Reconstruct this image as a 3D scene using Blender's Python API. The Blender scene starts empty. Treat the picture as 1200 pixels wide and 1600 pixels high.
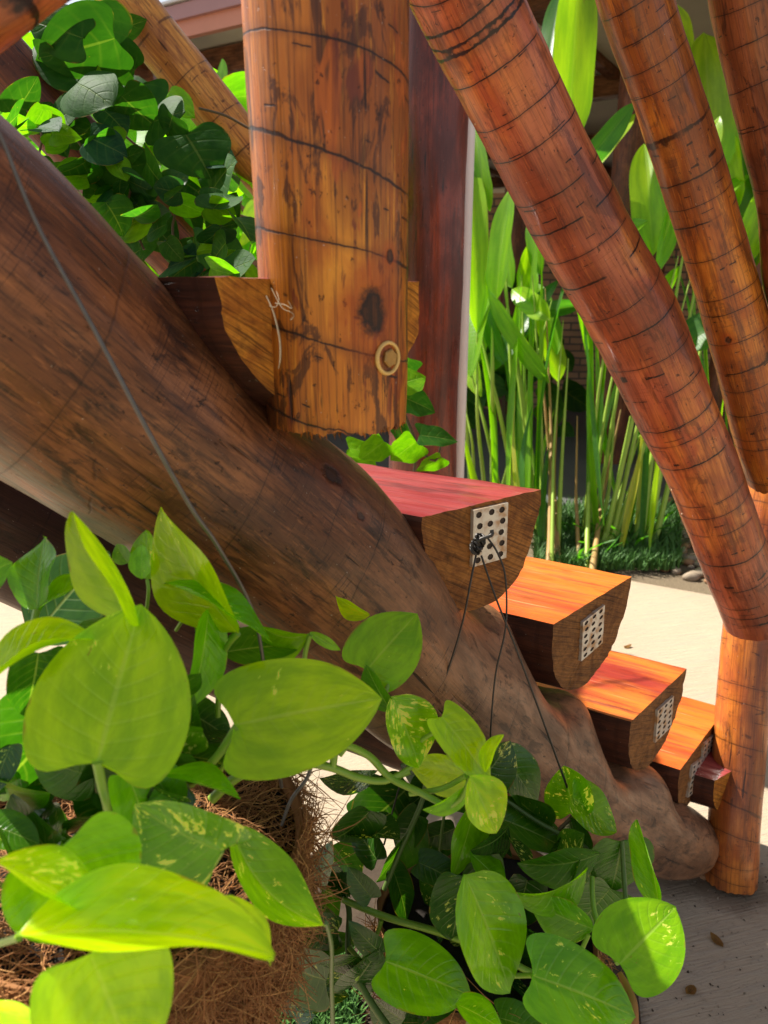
import bpy, bmesh, math, random
from mathutils import Vector, Matrix, noise as mnoise
R = math.radians
random.seed(7)
sc = bpy.context.scene
col = sc.collection

# ------------------------------------------------------------------ camera
H = 1.13
F = 1156.0
PITCH = math.atan(355 / F)
cp, sp = math.cos(PITCH), math.sin(PITCH)
CAM = Vector((0, 0, H))
cam = bpy.data.cameras.new('camera')
camo = bpy.data.objects.new('camera', cam)
col.objects.link(camo)
camo.location = CAM
camo.rotation_euler = (R(90) - PITCH, 0, 0)
cam.sensor_fit = 'VERTICAL'
cam.sensor_height = 36
cam.sensor_width = 27
cam.lens = 36 * F / 1600
cam.clip_start = 0.02
cam.clip_end = 400
cam.dof.use_dof = True
cam.dof.focus_distance = 0.85
cam.dof.aperture_fstop = 9.5
sc.camera = camo

# ------------------------------------------------------------------ light
SUN = Vector((-0.83, 0.56, 0)).normalized() * math.cos(R(52)) + Vector((0, 0, math.sin(R(52))))
w = bpy.data.worlds.new('World'); sc.world = w; w.use_nodes = True
nt = w.node_tree
sky = nt.nodes.new('ShaderNodeTexSky'); sky.sky_type = 'NISHITA'
sky.sun_disc = False
sky.sun_elevation = R(52)
sky.sun_rotation = math.atan2(SUN.x, SUN.y)
sky.air_density = 1.0; sky.dust_density = 1.2
bg = nt.nodes['Background']; bg.inputs[1].default_value = 0.078
hs = nt.nodes.new('ShaderNodeHueSaturation'); hs.inputs['Saturation'].default_value = .42
nt.links.new(sky.outputs[0], hs.inputs['Color'])
nt.links.new(hs.outputs[0], bg.inputs[0])
sl = bpy.data.lights.new('sun', 'SUN'); sl.energy = 5.0; sl.angle = R(0.6); sl.color = (1, .94, .84)
so = bpy.data.objects.new('sun', sl); col.objects.link(so)
so.rotation_euler = SUN.to_track_quat('Z', 'Y').to_euler()
sc.view_settings.view_transform = 'Standard'
sc.view_settings.look = 'None'
sc.view_settings.exposure = 1.05
sc.view_settings.gamma = 1
sc.cycles.use_denoising = True
sc.cycles.max_bounces = 9
sc.cycles.diffuse_bounces = 5
sc.cycles.glossy_bounces = 3
sc.cycles.transmission_bounces = 6
sc.cycles.caustics_reflective = False
sc.cycles.sample_clamp_indirect = 6


# ------------------------------------------------------------------ helpers
def P(px, py, z):
    """photo pixel (1200x1600) and distance along the view axis -> world point"""
    xp, yp = (px - 600) / F, (py - 800) / F
    return CAM + z * Vector((xp, cp - yp * sp, -(sp + yp * cp)))


def ray_plane(px, py, p0, n):
    d = P(px, py, 1) - CAM
    return CAM + d * ((p0 - CAM).dot(n) / d.dot(n))


def on_ground(px, py, zz=0.0):
    return ray_plane(px, py, Vector((0, 0, zz)), Vector((0, 0, 1)))


def tag(o, label=None, cat=None, group=None, kind=None):
    if label: o['label'] = label
    if cat: o['category'] = cat
    if group: o['group'] = group
    if kind: o['kind'] = kind
    return o


def empty(name, loc, label, cat, group=None):
    o = bpy.data.objects.new(name, None)
    o.empty_display_size = .05
    o.location = loc
    col.objects.link(o)
    return tag(o, label, cat, group)


def link(name, me, mats, parent=None, smooth=True):
    o = bpy.data.objects.new(name, me)
    for m in (mats if isinstance(mats, (list, tuple)) else [mats]):
        me.materials.append(m)
    if smooth:
        me.polygons.foreach_set('use_smooth', [True] * len(me.polygons))
    col.objects.link(o)
    if parent:
        o.parent = parent
        off = Vector((0, 0, 0)); q = parent
        while q:
            off += q.location; q = q.parent
        o.location = -off
    return o


def mesh(verts, faces, attr=None, uvs=None, name='m'):
    me = bpy.data.meshes.new(name)
    me.from_pydata([tuple(v) for v in verts], [], faces)
    if attr:
        a = me.attributes.new('axis_co', 'FLOAT_VECTOR', 'POINT')
        a.data.foreach_set('vector', [c for v in attr for c in v])
    if uvs:
        l = me.uv_layers.new(name='UVMap')
        for p in me.polygons:
            for li, vi in zip(p.loop_indices, p.vertices):
                l.data[li].uv = uvs[vi]
    me.update()
    return me


def cr(pts, n):
    """Catmull-Rom resample; pts: list of tuples of equal length"""
    out = []
    m = len(pts)
    for i in range(m - 1):
        p0 = pts[max(i - 1, 0)]; p1 = pts[i]; p2 = pts[i + 1]; p3 = pts[min(i + 2, m - 1)]
        for k in range(n):
            t = k / n
            out.append([.5 * ((2 * b) + (-a + c) * t + (2 * a - 5 * b + 4 * c - d) * t * t + (-a + 3 * b - 3 * c + d) * t ** 3)
                        for a, b, c, d in zip(p0, p1, p2, p3)])
    out.append(list(pts[-1]))
    return out


class Geo:
    def __init__(s):
        s.v = []; s.f = []; s.a = []; s.uv = []; s.m = []

    def add(s, verts, faces, attr=None, uv=None, mi=0):
        o = len(s.v)
        s.v += [Vector(v) for v in verts]
        s.f += [[i + o for i in f] for f in faces]
        s.a += list(attr) if attr else [tuple(v) for v in verts]
        s.uv += list(uv) if uv else [(0, 0)] * len(verts)
        s.m += [mi] * len(faces)

    def obj(s, name, mats, parent=None, smooth=True, uv=False):
        me = mesh(s.v, s.f, s.a, s.uv if uv else None, name)
        o = link(name, me, mats, parent, smooth)
        if any(s.m): me.polygons.foreach_set('material_index', s.m)
        return o


def tube_geo(g, pts, rad, seg=12, sub=6, wob=0.0, wfreq=8, caps=True, mi=0, seed=0, rough_end=0, capmi=None, shape=None, ref=None, rings=None):
    """pts world points, rad radii -> swept log in g. shape(theta,s)->radius factor"""
    data = [(p[0], p[1], p[2], r) for p, r in zip(pts, rad)]
    if sub > 1 and len(data) > 2: data = cr(data, sub)
    C = [Vector(d[:3]) for d in data]; rr = [max(d[3], 1e-4) for d in data]
    n = len(C)
    T = []
    for i in range(n):
        T.append((C[min(i + 1, n - 1)] - C[max(i - 1, 0)]).normalized())
    ref = Vector(ref) if ref else Vector((1, 0, 0))
    if abs(T[0].dot(ref)) > .9: ref = Vector((0, 0, 1))
    X = (ref - T[0] * ref.dot(T[0])).normalized()
    V = []; A = []; s = 0
    for i in range(n):
        if i:
            s += (C[i] - C[i - 1]).length
            X = (X - T[i] * X.dot(T[i])).normalized()
        Y = T[i].cross(X)
        for k in range(seg):
            th = 2 * math.pi * k / seg
            r = rr[i]
            d = X * math.cos(th) + Y * math.sin(th)
            q = Vector((r * math.cos(th), r * math.sin(th), s))
            if wob:
                r *= 1 + wob * mnoise.noise(Vector((math.cos(th) * .9, math.sin(th) * .9, s * wfreq + seed * 7.3)))
                r *= 1 + wob * .35 * mnoise.noise(Vector((math.cos(th) * 3, math.sin(th) * 3, s * wfreq * 4 + seed * 3.1)))
            if rings:
                for rs, rd, rw in rings:
                    r -= rd * math.exp(-((s - rs) / rw) ** 2)
            if shape: r *= shape(th, s, d, C[i] + d * r)
            p = C[i] + d * r
            if rough_end and i in (0, n - 1):
                p += T[i] * random.uniform(-rough_end, rough_end)
            V.append(p); A.append(tuple(q))
    Fc = [[i * seg + k, i * seg + (k + 1) % seg, (i + 1) * seg + (k + 1) % seg, (i + 1) * seg + k] for i in range(n - 1) for k in range(seg)]
    g.add(V, Fc, A, mi=mi)
    if caps:
        for i, flip in ((0, True), (n - 1, False)):
            ringv = V[i * seg:(i + 1) * seg]
            c = C[i]
            vs = list(ringv) + [c + (p - c) * .5 for p in ringv] + [c]
            at = [(x[0], x[1], A[i * seg][2]) for x in A[i * seg:(i + 1) * seg]]
            at += [(x[0] * .5, x[1] * .5, x[2]) for x in at] + [(0, 0, A[i * seg][2])]
            fs = []
            for k in range(seg):
                k2 = (k + 1) % seg
                a = [k, k2, seg + k2, seg + k]; b = [seg + k, seg + k2, 2 * seg]
                if not flip: a.reverse(); b.reverse()
                fs += [a[::-1], b[::-1]]
            g.add(vs, fs, at, mi=mi if capmi is None else capmi)
    return s


def pxtube(lst, **kw):
    """lst of (px,py,z,width_px) -> Geo"""
    g = Geo()
    pts = [P(a, b, z) for a, b, z, w_ in lst]
    rad = [w_ / 2 / F * z for a, b, z, w_ in lst]
    tube_geo(g, pts, rad, **kw)
    return g


def box_geo(g, c, ax, hx, mi=0):
    """c centre, ax three unit axes, hx half sizes"""
    vs = []
    for i in (-1, 1):
        for j in (-1, 1):
            for k in (-1, 1):
                vs.append(c + ax[0] * hx[0] * i + ax[1] * hx[1] * j + ax[2] * hx[2] * k)
    at = [(i * hx[0], j * hx[1], k * hx[2]) for i in (-1, 1) for j in (-1, 1) for k in (-1, 1)]
    fs = [[0, 1, 3, 2], [4, 6, 7, 5], [0, 4, 5, 1], [2, 3, 7, 6], [0, 2, 6, 4], [1, 5, 7, 3]]
    g.add(vs, fs, at, mi=mi)


# ------------------------------------------------------------------ node helper
class NT:
    def __init__(s, name):
        s.mat = bpy.data.materials.new(name); s.mat.use_nodes = True
        s.t = s.mat.node_tree; s.n = s.t.nodes; s.l = s.t.links
        s.bsdf = s.n['Principled BSDF']; s.out = s.n['Material Output']

    def node(s, typ, ins=None, **props):
        nd = s.n.new(typ)
        for k, v in props.items(): setattr(nd, k, v)
        for k, v in (ins or {}).items():
            if hasattr(v, 'is_output') or isinstance(v, bpy.types.NodeSocket): s.l.new(v, nd.inputs[k])
            else: nd.inputs[k].default_value = v
        return nd

    def math(s, op, a, b=0.0, c=None, clamp=False):
        ins = {0: a, 1: b}
        if c is not None: ins[2] = c
        return s.node('ShaderNodeMath', ins, operation=op, use_clamp=clamp).outputs[0]

    def vm(s, op, a, b=None, o=0):
        ins = {0: a}
        if b is not None: ins[1] = b
        return s.node('ShaderNodeVectorMath', ins, operation=op).outputs[o]

    def noise(s, vec, scale, detail=3, rough=.6, dist=0, dims='3D', o=0):
        return s.node('ShaderNodeTexNoise', {'Vector': vec, 'Scale': scale, 'Detail': detail, 'Roughness': rough, 'Distortion': dist}, noise_dimensions=dims).outputs[o]

    def mr(s, v, a, b, c=0.0, d=1.0, smooth=True):
        return s.node('ShaderNodeMapRange', {0: v, 1: a, 2: b, 3: c, 4: d}, interpolation_type='SMOOTHSTEP' if smooth else 'LINEAR').outputs[0]

    def mix(s, f, a, b, mode='MIX'):
        nd = s.node('ShaderNodeMix', data_type='RGBA', blend_type=mode)
        for k, v in ((0, f), (6, a), (7, b)):
            if isinstance(v, bpy.types.NodeSocket): s.l.new(v, nd.inputs[k])
            elif isinstance(v, (int, float)): nd.inputs[k].default_value = v
            else: nd.inputs[k].default_value = (*v, 1)
        return nd.outputs[2]

    def ramp(s, f, stops):
        nd = s.node('ShaderNodeValToRGB', {0: f})
        cr_ = nd.color_ramp
        while len(cr_.elements) < len(stops): cr_.elements.new(.5)
        for e, (p, c) in zip(cr_.elements, stops): e.position = p; e.color = (*c, 1)
        return nd.outputs[0]

    def bump(s, h, strength=.3, dist=.01, normal=None):
        ins = {'Height': h, 'Strength': strength, 'Distance': dist}
        if normal is not None: ins['Normal'] = normal
        return s.node('ShaderNodeBump', ins).outputs[0]

    def set(s, **kw):
        for k, v in kw.items():
            k = k.replace('_', ' ')
            if isinstance(v, bpy.types.NodeSocket): s.l.new(v, s.bsdf.inputs[k])
            else: s.bsdf.inputs[k].default_value = (*v, 1) if isinstance(v, tuple) and len(v) == 3 else v


def wood(name, light, mid, dark, spacing=.045, tilt=(0, 0), ring=.9, blotch=1.0, knots=(), rough=.42, coat=.25, seed=0, patch=.5, grain=1.0, bump=.5, gapscale=18, lw=.0011, crack=1.0, pth=(.55, .63), gapth=(.34, .45), peel=0.0, scratch=0.0, lowamp=.8, pale_under=0.0, pits=1.0, stretch=1.0, dash=.56, hue2=None, fade=None):
    m = NT(name)
    a = m.node('ShaderNodeAttribute', attribute_name='axis_co').outputs['Vector']
    sd = m.vm('ADD', a, (seed * 1.7, seed * .9, seed * 3.1))
    fine = m.noise(m.vm('MULTIPLY', sd, (420, 420, 9 * stretch)), 1, 3, .65)
    fib = m.noise(m.vm('MULTIPLY', sd, (120, 120, 6 * stretch)), 1, 4, .6, .4)
    blo = m.noise(m.vm('MULTIPLY', sd, (22, 22, 9)), 1, 6, .62, .6)
    blo2 = m.noise(m.vm('MULTIPLY', sd, (38, 38, 14)), 1, 5, .68, 1.2)
    big = m.noise(m.vm('MULTIPLY', sd, (9, 9, 4.5)), 1, 3, .55)
    c = m.mix(m.mr(blo, .36, .62), light, mid)
    if hue2:
        c = m.mix(m.math('MULTIPLY', m.mr(m.noise(m.vm('MULTIPLY', m.vm('ADD', sd, (8, 1, 5)), (7, 7, 5)), 1, 3, .55), .42, .58), .75), c, hue2)  # broad random patches of a second wood hue
    c = m.mix(m.math('MULTIPLY', m.mr(m.math('ADD', big, m.math('MULTIPLY', m.math('SUBTRACT', fib, .5), .25)), .44, .60), .8 * blotch), c, m.mix(.6, mid, dark))
    c = m.mix(m.math('MULTIPLY', m.mr(fib, .46, .64), .7 * grain), c, m.mix(.45, mid, dark))
    c = m.mix(m.math('MULTIPLY', m.mr(fine, .48, .66), .6 * grain), c, dark)
    lightf = m.noise(m.vm('MULTIPLY', m.vm('ADD', sd, (9, 4, 2)), (260, 260, 14 * stretch)), 1, 3, .7)
    c = m.mix(m.math('MULTIPLY', m.mr(lightf, .56, .72), .45 * grain), c, tuple(min(1, x * 1.35) for x in light))
    blo3 = m.math('ADD', blo2, m.math('ADD', m.math('MULTIPLY', m.math('SUBTRACT', fib, .5), .22), m.math('MULTIPLY', m.math('SUBTRACT', fine, .5), .12)))
    if fade:
        fz = m.mr(m.math('ADD', m.node('ShaderNodeSeparateXYZ', {0: a}).outputs[2], m.math('MULTIPLY', m.math('SUBTRACT', big, .5), .5)), .36, .66)
        c = m.mix(m.math('MULTIPLY', fz, .6), c, m.mix(m.mr(blo, .35, .65), fade, tuple(x * .45 for x in fade)))
    dk = m.math('MULTIPLY', m.mr(blo3, *pth), .85 * patch)
    c = m.mix(dk, c, dark)
    if peel:
        pn = m.noise(m.vm('MULTIPLY', m.vm('ADD', sd, (3, 3, 8)), (30, 30, 11)), 1, 3, .6, .8)
        pn = m.math('ADD', pn, m.math('MULTIPLY', m.math('SUBTRACT', fib, .5), .18))
        pm = m.mr(pn, .60, .635)
        c = m.mix(m.math('MULTIPLY', pm, peel), c, m.mix(m.mr(fib, .4, .6), (.50, .12, .012), (.16, .03, .008)))
    if scratch:
        scn = m.noise(m.vm('MULTIPLY', m.vm('ADD', sd, (1, 7, 2)), (28, 28, 620)), 1, 3, .7, .6)
        scm = m.math('MULTIPLY', m.mr(scn, .54, .68), m.mr(m.noise(sd, 14, 3, .6), .45, .58))
        c = m.mix(m.math('MULTIPLY', scm, scratch), c, dark)
        scn2 = m.mr(m.noise(m.vm('MULTIPLY', m.vm('ADD', sd, (11, 7, 2)), (60, 60, 420)), 1, 4, .75), .60, .72)
        c = m.mix(m.math('MULTIPLY', scn2, scratch * .5), c, light)
    # growth rings / cracks
    sep = m.node('ShaderNodeSeparateXYZ', {0: a})
    if pale_under:
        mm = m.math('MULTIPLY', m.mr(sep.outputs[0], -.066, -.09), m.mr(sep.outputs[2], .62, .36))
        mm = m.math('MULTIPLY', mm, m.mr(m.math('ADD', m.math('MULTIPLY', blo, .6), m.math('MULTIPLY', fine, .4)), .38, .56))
        c = m.mix(m.math('MULTIPLY', mm, pale_under), c, (.40, .42, .33))  # pale tint along the underside, strongest towards the upper end
    z = sep.outputs[2]
    z = m.math('ADD', z, m.math('ADD', m.math('MULTIPLY', sep.outputs[0], tilt[0]), m.math('MULTIPLY', sep.outputs[1], tilt[1])))
    z = m.math('ADD', z, m.math('MULTIPLY', m.noise(m.vm('MULTIPLY', sd, (12, 12, 8)), 1, 2), .007))
    low = m.noise(m.vm('MULTIPLY', sd, (0.01, 0.01, 11)), 1, 2)
    z = m.math('ADD', z, m.math('MULTIPLY', low, spacing * lowamp))
    jag = m.math('MULTIPLY', m.math('SUBTRACT', m.noise(m.vm('MULTIPLY', sd, (90, 90, 90)), 1, 3, .7), .5), .0032)
    z = m.math('ADD', z, jag)

    def ringset(sp, off, w_, g0, g1, sc_):
        zz = m.math('ADD', z, off)
        q = m.math('DIVIDE', zz, sp)
        rid = m.node('ShaderNodeTexWhiteNoise', {'W': m.math('FLOOR', q)}, noise_dimensions='1D').outputs['Value']
        d_ = m.math('MULTIPLY', m.math('ABSOLUTE', m.math('SUBTRACT', m.math('FRACT', q), .5)), sp)
        gv = m.node('ShaderNodeCombineXYZ', {0: m.math('MULTIPLY', sep.outputs[0], sc_), 1: m.math('MULTIPLY', sep.outputs[1], sc_), 2: m.math('MULTIPLY', rid, 60)}).outputs[0]
        gp_ = m.mr(m.noise(gv, 1, 2), g0, g1)
        wv = m.math('MULTIPLY', m.math('ADD', m.math('MULTIPLY', m.noise(gv, 3, 2), 1.5), .1), w_)
        ln = m.math('MULTIPLY', m.mr(m.math('DIVIDE', d_, wv), .5, 1.4, 1, 0), gp_)
        sf = m.math('MULTIPLY', m.math('MULTIPLY', m.mr(d_, 0, w_ * 8, 1, 0), gp_), .35)
        return ln, sf
    l1, s1 = ringset(spacing, 0, lw, gapth[0], gapth[1], gapscale)
    l2, s2 = ringset(spacing * .61, spacing * .23, lw * .8, dash, dash + .04, gapscale * 2.2)
    line = m.math('MAXIMUM', l1, l2); soft = m.math('MAXIMUM', s1, m.math('MULTIPLY', s2, .7))
    c = m.mix(m.math('MULTIPLY', soft, ring), c, dark)
    c = m.mix(m.math('MULTIPLY', line, ring), c, (dark[0] * .25, dark[1] * .25, dark[2] * .25))
    # pits and scars
    pit = m.mr(m.noise(m.vm('MULTIPLY', sd, (130, 130, 75)), 1, 4, .75), .63, .67)
    c = m.mix(m.math('MULTIPLY', pit, .75 * pits), c, (dark[0] * .5, dark[1] * .5, dark[2] * .5))
    h = m.math('SUBTRACT', m.math('ADD', m.math('MULTIPLY', fib, .5), m.math('MULTIPLY', fine, .35)), m.math('MULTIPLY', line, .12))
    h = m.math('ADD', h, m.math('MULTIPLY', blo, .8))
    h = m.math('SUBTRACT', h, m.math('MULTIPLY', pit, .6))
    # short lengthwise cracks
    ck = m.noise(m.vm('MULTIPLY', m.vm('ADD', sd, (5, 2, 1)), (170, 170, 11)), 1, 1, .4)
    ckm = m.math('MULTIPLY', m.math('MULTIPLY', m.mr(ck, .70, .735), m.mr(big, .45, .55)), crack)
    spk = m.mr(m.noise(m.vm('MULTIPLY', sd, (420, 420, 300)), 1, 2, .5), .735, .76)
    c = m.mix(m.math('MULTIPLY', spk, .5), c, (.5, .42, .34))
    c = m.mix(m.math('MULTIPLY', ckm, .85), c, (dark[0] * .25, dark[1] * .22, dark[2] * .2))
    h = m.math('SUBTRACT', h, ckm)
    for (kx, ky, kz, kr, kd) in knots:
        dv = m.vm('MULTIPLY', m.vm('SUBTRACT', a, (kx, ky, kz)), (1, 1, .72))
        dist = m.vm('LENGTH', dv, o=1)
        dist = m.math('ADD', dist, m.math('MULTIPLY', m.math('SUBTRACT', m.noise(a, 95, 3, .7), .5), kr * .9))
        halo = m.mr(dist, kr * .9, kr * 2.3, 1, 0)
        c = m.mix(m.math('MULTIPLY', halo, .55), c, (mid[0] * .8, mid[1] * .55, mid[2] * .4))
        core = m.mr(dist, kr * .55, kr * 1.0, 1, 0)
        rg = m.math('MULTIPLY', m.math('ABSOLUTE', m.math('SINE', m.math('MULTIPLY', dist, 5.5 / kr))), .6)
        c = m.mix(m.math('MULTIPLY', core, kd), c, m.mix(m.math('MULTIPLY', rg, m.mr(fib, .4, .6)), (dark[0] * .3, dark[1] * .3, dark[2] * .3), tuple(x * .35 for x in mid)))
        h = m.math('SUBTRACT', h, m.math('MULTIPLY', core, 1.2))
    m.set(Base_Color=c, Roughness=m.mr(blo, .3, .7, rough * .8, rough * 1.4), Coat_Weight=coat, Coat_Roughness=.14, Specular_IOR_Level=.35,
          Normal=m.bump(h, bump, .0022))
    return m.mat


def plain(name, c, rough=.6, metal=0, nscale=0, namp=.3, bumpd=0, spec=.5):
    m = NT(name)
    if nscale:
        tc = m.node('ShaderNodeTexCoord').outputs['Object']
        n = m.noise(tc, nscale, 5, .65)
        cc = m.mix(n, tuple(x * (1 - namp) for x in c), tuple(min(x * (1 + namp), 1) for x in c))
        m.set(Base_Color=cc)
        if bumpd: m.set(Normal=m.bump(n, .5, bumpd))
    else:
        m.set(Base_Color=c)
    m.set(Roughness=rough, Metallic=metal, Specular_IOR_Level=spec)
    return m.mat


def leafmat(name, trans=.45, rough=.32, veins=9, vstr=1.0, vari=(.75, .8, .18), tboost=1.0, bumps=.25, parallel=False, spec=.45):
    """base colour from the object's own colour, alpha = amount of cream variegation"""
    m = NT(name)
    oi = m.node('ShaderNodeObjectInfo')
    uv = m.node('ShaderNodeUVMap').outputs[0]
    sep = m.node('ShaderNodeSeparateXYZ', {0: uv})
    s_, v_ = sep.outputs[0], sep.outputs[1]
    ab = m.math('ABSOLUTE', s_)
    vv = m.math('SUBTRACT', v_, m.math('MULTIPLY', ab, .0 if parallel else .28))
    rnd = m.math('MULTIPLY', oi.outputs['Random'], 40)
    comb = m.node('ShaderNodeCombineXYZ', {0: s_, 1: vv, 2: rnd}).outputs[0]
    c0 = oi.outputs['Color']
    nb = m.noise(comb, 3, 4, .6)
    c = m.mix(m.mr(nb, .3, .7), m.mix(1, c0, (.72, .82, .8), 'MULTIPLY'), m.mix(1, c0, (1.25, 1.15, 1.0), 'MULTIPLY'))
    # variegation: flecks streaming from the midrib outward
    st = m.noise(m.vm('MULTIPLY', comb, (4.5, 13, 1)), 1, 4, .62, .5)
    st2 = m.noise(m.vm('MULTIPLY', comb, (1.3, 2.4, 1)), 1, 3, .55)
    al = oi.outputs['Alpha']
    thr = m.math('SUBTRACT', .69, m.math('MULTIPLY', al, .22))
    comb2 = m.math('ADD', m.math('MULTIPLY', st, .6), m.math('MULTIPLY', st2, .4))
    vm_ = m.mr(m.math('SUBTRACT', comb2, thr), -.01, .05)
    c = m.mix(m.math('MULTIPLY', vm_, .85), c, vari)
    # veins
    vein = m.math('POWER', m.math('ABSOLUTE', m.math('COSINE', m.math('MULTIPLY', vv, math.pi * veins))), 26.0)
    fade = m.mr(ab, .1, .9, 1, .25)
    vein = m.math('MULTIPLY', vein, fade)
    rib = m.mr(ab, .012, .05, 1, 0)
    c = m.mix(m.math('MULTIPLY', rib, .4 * vstr), c, m.mix(.55, c0, (.55, .62, .2)))
    c = m.mix(m.math('MULTIPLY', vein, .10 * vstr), c, (.4, .5, .12))
    blem = m.mr(m.noise(m.vm('ADD', m.vm('MULTIPLY', comb, (5, 5, 1)), (3, 3, 0)), 1, 4, .7), .70, .73)
    edge = m.math('MULTIPLY', m.mr(ab, .93, .99), m.mr(m.noise(comb, 4, 3), .52, .62))
    c = m.mix(m.math('MULTIPLY', m.math('MAXIMUM', blem, edge), .7), c, (.22, .13, .03))
    h = m.math('ADD', m.math('MULTIPLY', vein, -.5 * vstr), m.math('ADD', m.math('MULTIPLY', rib, -1.0 * vstr), m.math('MULTIPLY', nb, .6)))
    m.set(Base_Color=c, Roughness=rough, Specular_IOR_Level=spec, Normal=m.bump(h, bumps, .004))
    tr = m.node('ShaderNodeBsdfTranslucent', {'Color': m.mix(1, m.mix(m.math('MULTIPLY', vm_, .6), c, (.8, .8, .2)), (tboost * 1.9, tboost * 2.2, tboost * .4), 'MULTIPLY')})
    mx = m.node('ShaderNodeMixShader', {0: trans, 1: m.bsdf.outputs[0], 2: tr.outputs[0]})
    m.l.new(mx.outputs[0], m.out.inputs['Surface'])
    return m.mat


# ------------------------------------------------------------------ materials
M = {}
M['post'] = wood('post_wood', (.78, .32, .026), (.50, .13, .010), (.045, .012, .004), spacing=.062, tilt=(.30, .05), ring=.9, pth=(.50, .57), peel=.85, lowamp=.9, gapth=(.30, .38),
                 knots=[(.031, -.05, .085, .015, 1), (.043, -.036, .122, .0045, .9), (.012, -.058, .40, .003, .6)], rough=.44, coat=.16, hue2=(.50, .14, .014), dash=.57, seed=3, patch=.9, grain=.9, blotch=.95, bump=.6)
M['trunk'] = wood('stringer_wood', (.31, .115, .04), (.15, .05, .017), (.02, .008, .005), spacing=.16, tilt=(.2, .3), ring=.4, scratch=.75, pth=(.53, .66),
                  rough=.42, coat=.12, seed=1, patch=.85, pale_under=.4, stretch=3.2, dash=.58, fade=(.34, .185, .10), grain=1.0, blotch=1.0, bump=.6, knots=[(.046, .08, .382, .010, .9), (.034, .088, .425, .005, .7)])
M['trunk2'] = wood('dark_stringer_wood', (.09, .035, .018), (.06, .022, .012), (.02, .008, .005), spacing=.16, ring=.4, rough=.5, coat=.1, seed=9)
M['rail'] = wood('rail_wood', (.70, .24, .045), (.46, .10, .032), (.06, .016, .009), spacing=.050, tilt=(0, 0), ring=1.0, gapth=(.36, .42), lowamp=3.0, pth=(.51, .62), scratch=.3, rough=.4, coat=.25, seed=5, dash=.57, hue2=(.50, .15, .075), patch=.55, grain=.6, lw=.0013, blotch=.9, crack=.25)
M['rail2'] = wood('rail_wood_orange', (.74, .27, .035), (.48, .125, .018), (.10, .035, .018), spacing=.043, tilt=(.05, 0), ring=.9, lowamp=3, scratch=.4, pth=(.51, .62), rough=.38, coat=.35, seed=8, patch=.65, grain=.8, lw=.0012, crack=.5,
                  knots=[(-.026, .039, .596, .0065, 1)])
M['rail3'] = wood('rail_wood_brown', (.33, .11, .035), (.20, .06, .02), (.04, .014, .009), lowamp=3, spacing=.045, ring=.85, rough=.4, coat=.3, seed=12, patch=.8, grain=.7)
M['newel'] = wood('newel_wood', (.64, .20, .03), (.42, .10, .018), (.07, .02, .008), lowamp=3, scratch=.4, spacing=.055, tilt=(.2, 0), ring=.6, rough=.4, coat=.3, seed=14, patch=.45, grain=.6, lw=.0016)
M['upper'] = wood('pole_wood', (.78, .38, .07), (.58, .22, .04), (.16, .05, .02), spacing=.09, ring=.7, rough=.45, coat=.15, seed=21, patch=.5, lw=.0018)
M['darkpole'] = wood('dark_pole_wood', (.27, .075, .022), (.15, .04, .014), (.035, .012, .008), spacing=.2, ring=.4, rough=.5, coat=.1, seed=23)
M['redpost'] = wood('red_post_wood', (.24, .042, .016), (.14, .022, .009), (.03, .008, .005), spacing=.5, ring=.1, rough=.3, coat=.3, seed=31, patch=.35, grain=.7, blotch=1.0, bump=.25,
                    knots=[(.045, -.09, 1.74, .022, 1), (-.075, -.08, 1.95, .02, .8)])


def tread_top(name, a, b, c3, seed, rough=.3):
    m = NT(name)
    at = m.node('ShaderNodeAttribute', attribute_name='axis_co').outputs['Vector']
    sd = m.vm('ADD', at, (seed * 1.3, seed * 2.1, seed))
    fib = m.noise(m.vm('MULTIPLY', sd, (110, 110, 5)), 1, 5, .65, .5)
    big = m.noise(m.vm('MULTIPLY', sd, (16, 16, 3)), 1, 3, .55, .6)
    fine = m.noise(m.vm('MULTIPLY', sd, (500, 500, 12)), 1, 2)
    c = m.mix(m.mr(big, .35, .65), a, b)
    c = m.mix(m.math('MULTIPLY', m.mr(fib, .48, .7), .75), c, c3)
    c = m.mix(m.math('MULTIPLY', m.mr(fine, .55, .8), .4), c, c3)
    wear = m.mr(m.noise(m.vm('MULTIPLY', m.vm('ADD', sd, (4, 4, 1)), (34, 34, 5)), 1, 6, .75), .54, .64)
    c = m.mix(m.math('MULTIPLY', wear, .7), c, tuple(x * .45 for x in b))
    glare = m.mr(m.noise(m.vm('MULTIPLY', m.vm('ADD', sd, (2, 6, 1)), (150, 150, 3)), 1, 4, .7), .60, .68)
    c = m.mix(m.math('MULTIPLY', glare, .6), c, tuple(min(1, x * 1.2 + .16) for x in a))  # pale streaks paint whitish glare into the top colour
    chips = m.mr(m.noise(m.vm('MULTIPLY', sd, (60, 60, 18)), 1, 5, .8), .66, .72)
    c = m.mix(m.math('MULTIPLY', chips, .35), c, (.55, .4, .33))
    h = m.math('ADD', m.math('MULTIPLY', fib, .8), m.math('ADD', m.math('MULTIPLY', fine, .3), m.math('MULTIPLY', big, .6)))
    m.set(Base_Color=c, Roughness=m.mr(fib, .3, .7, rough, rough * 1.9), Coat_Weight=.5, Coat_Roughness=.12, Normal=m.bump(h, .7, .0022))
    return m.mat


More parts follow.
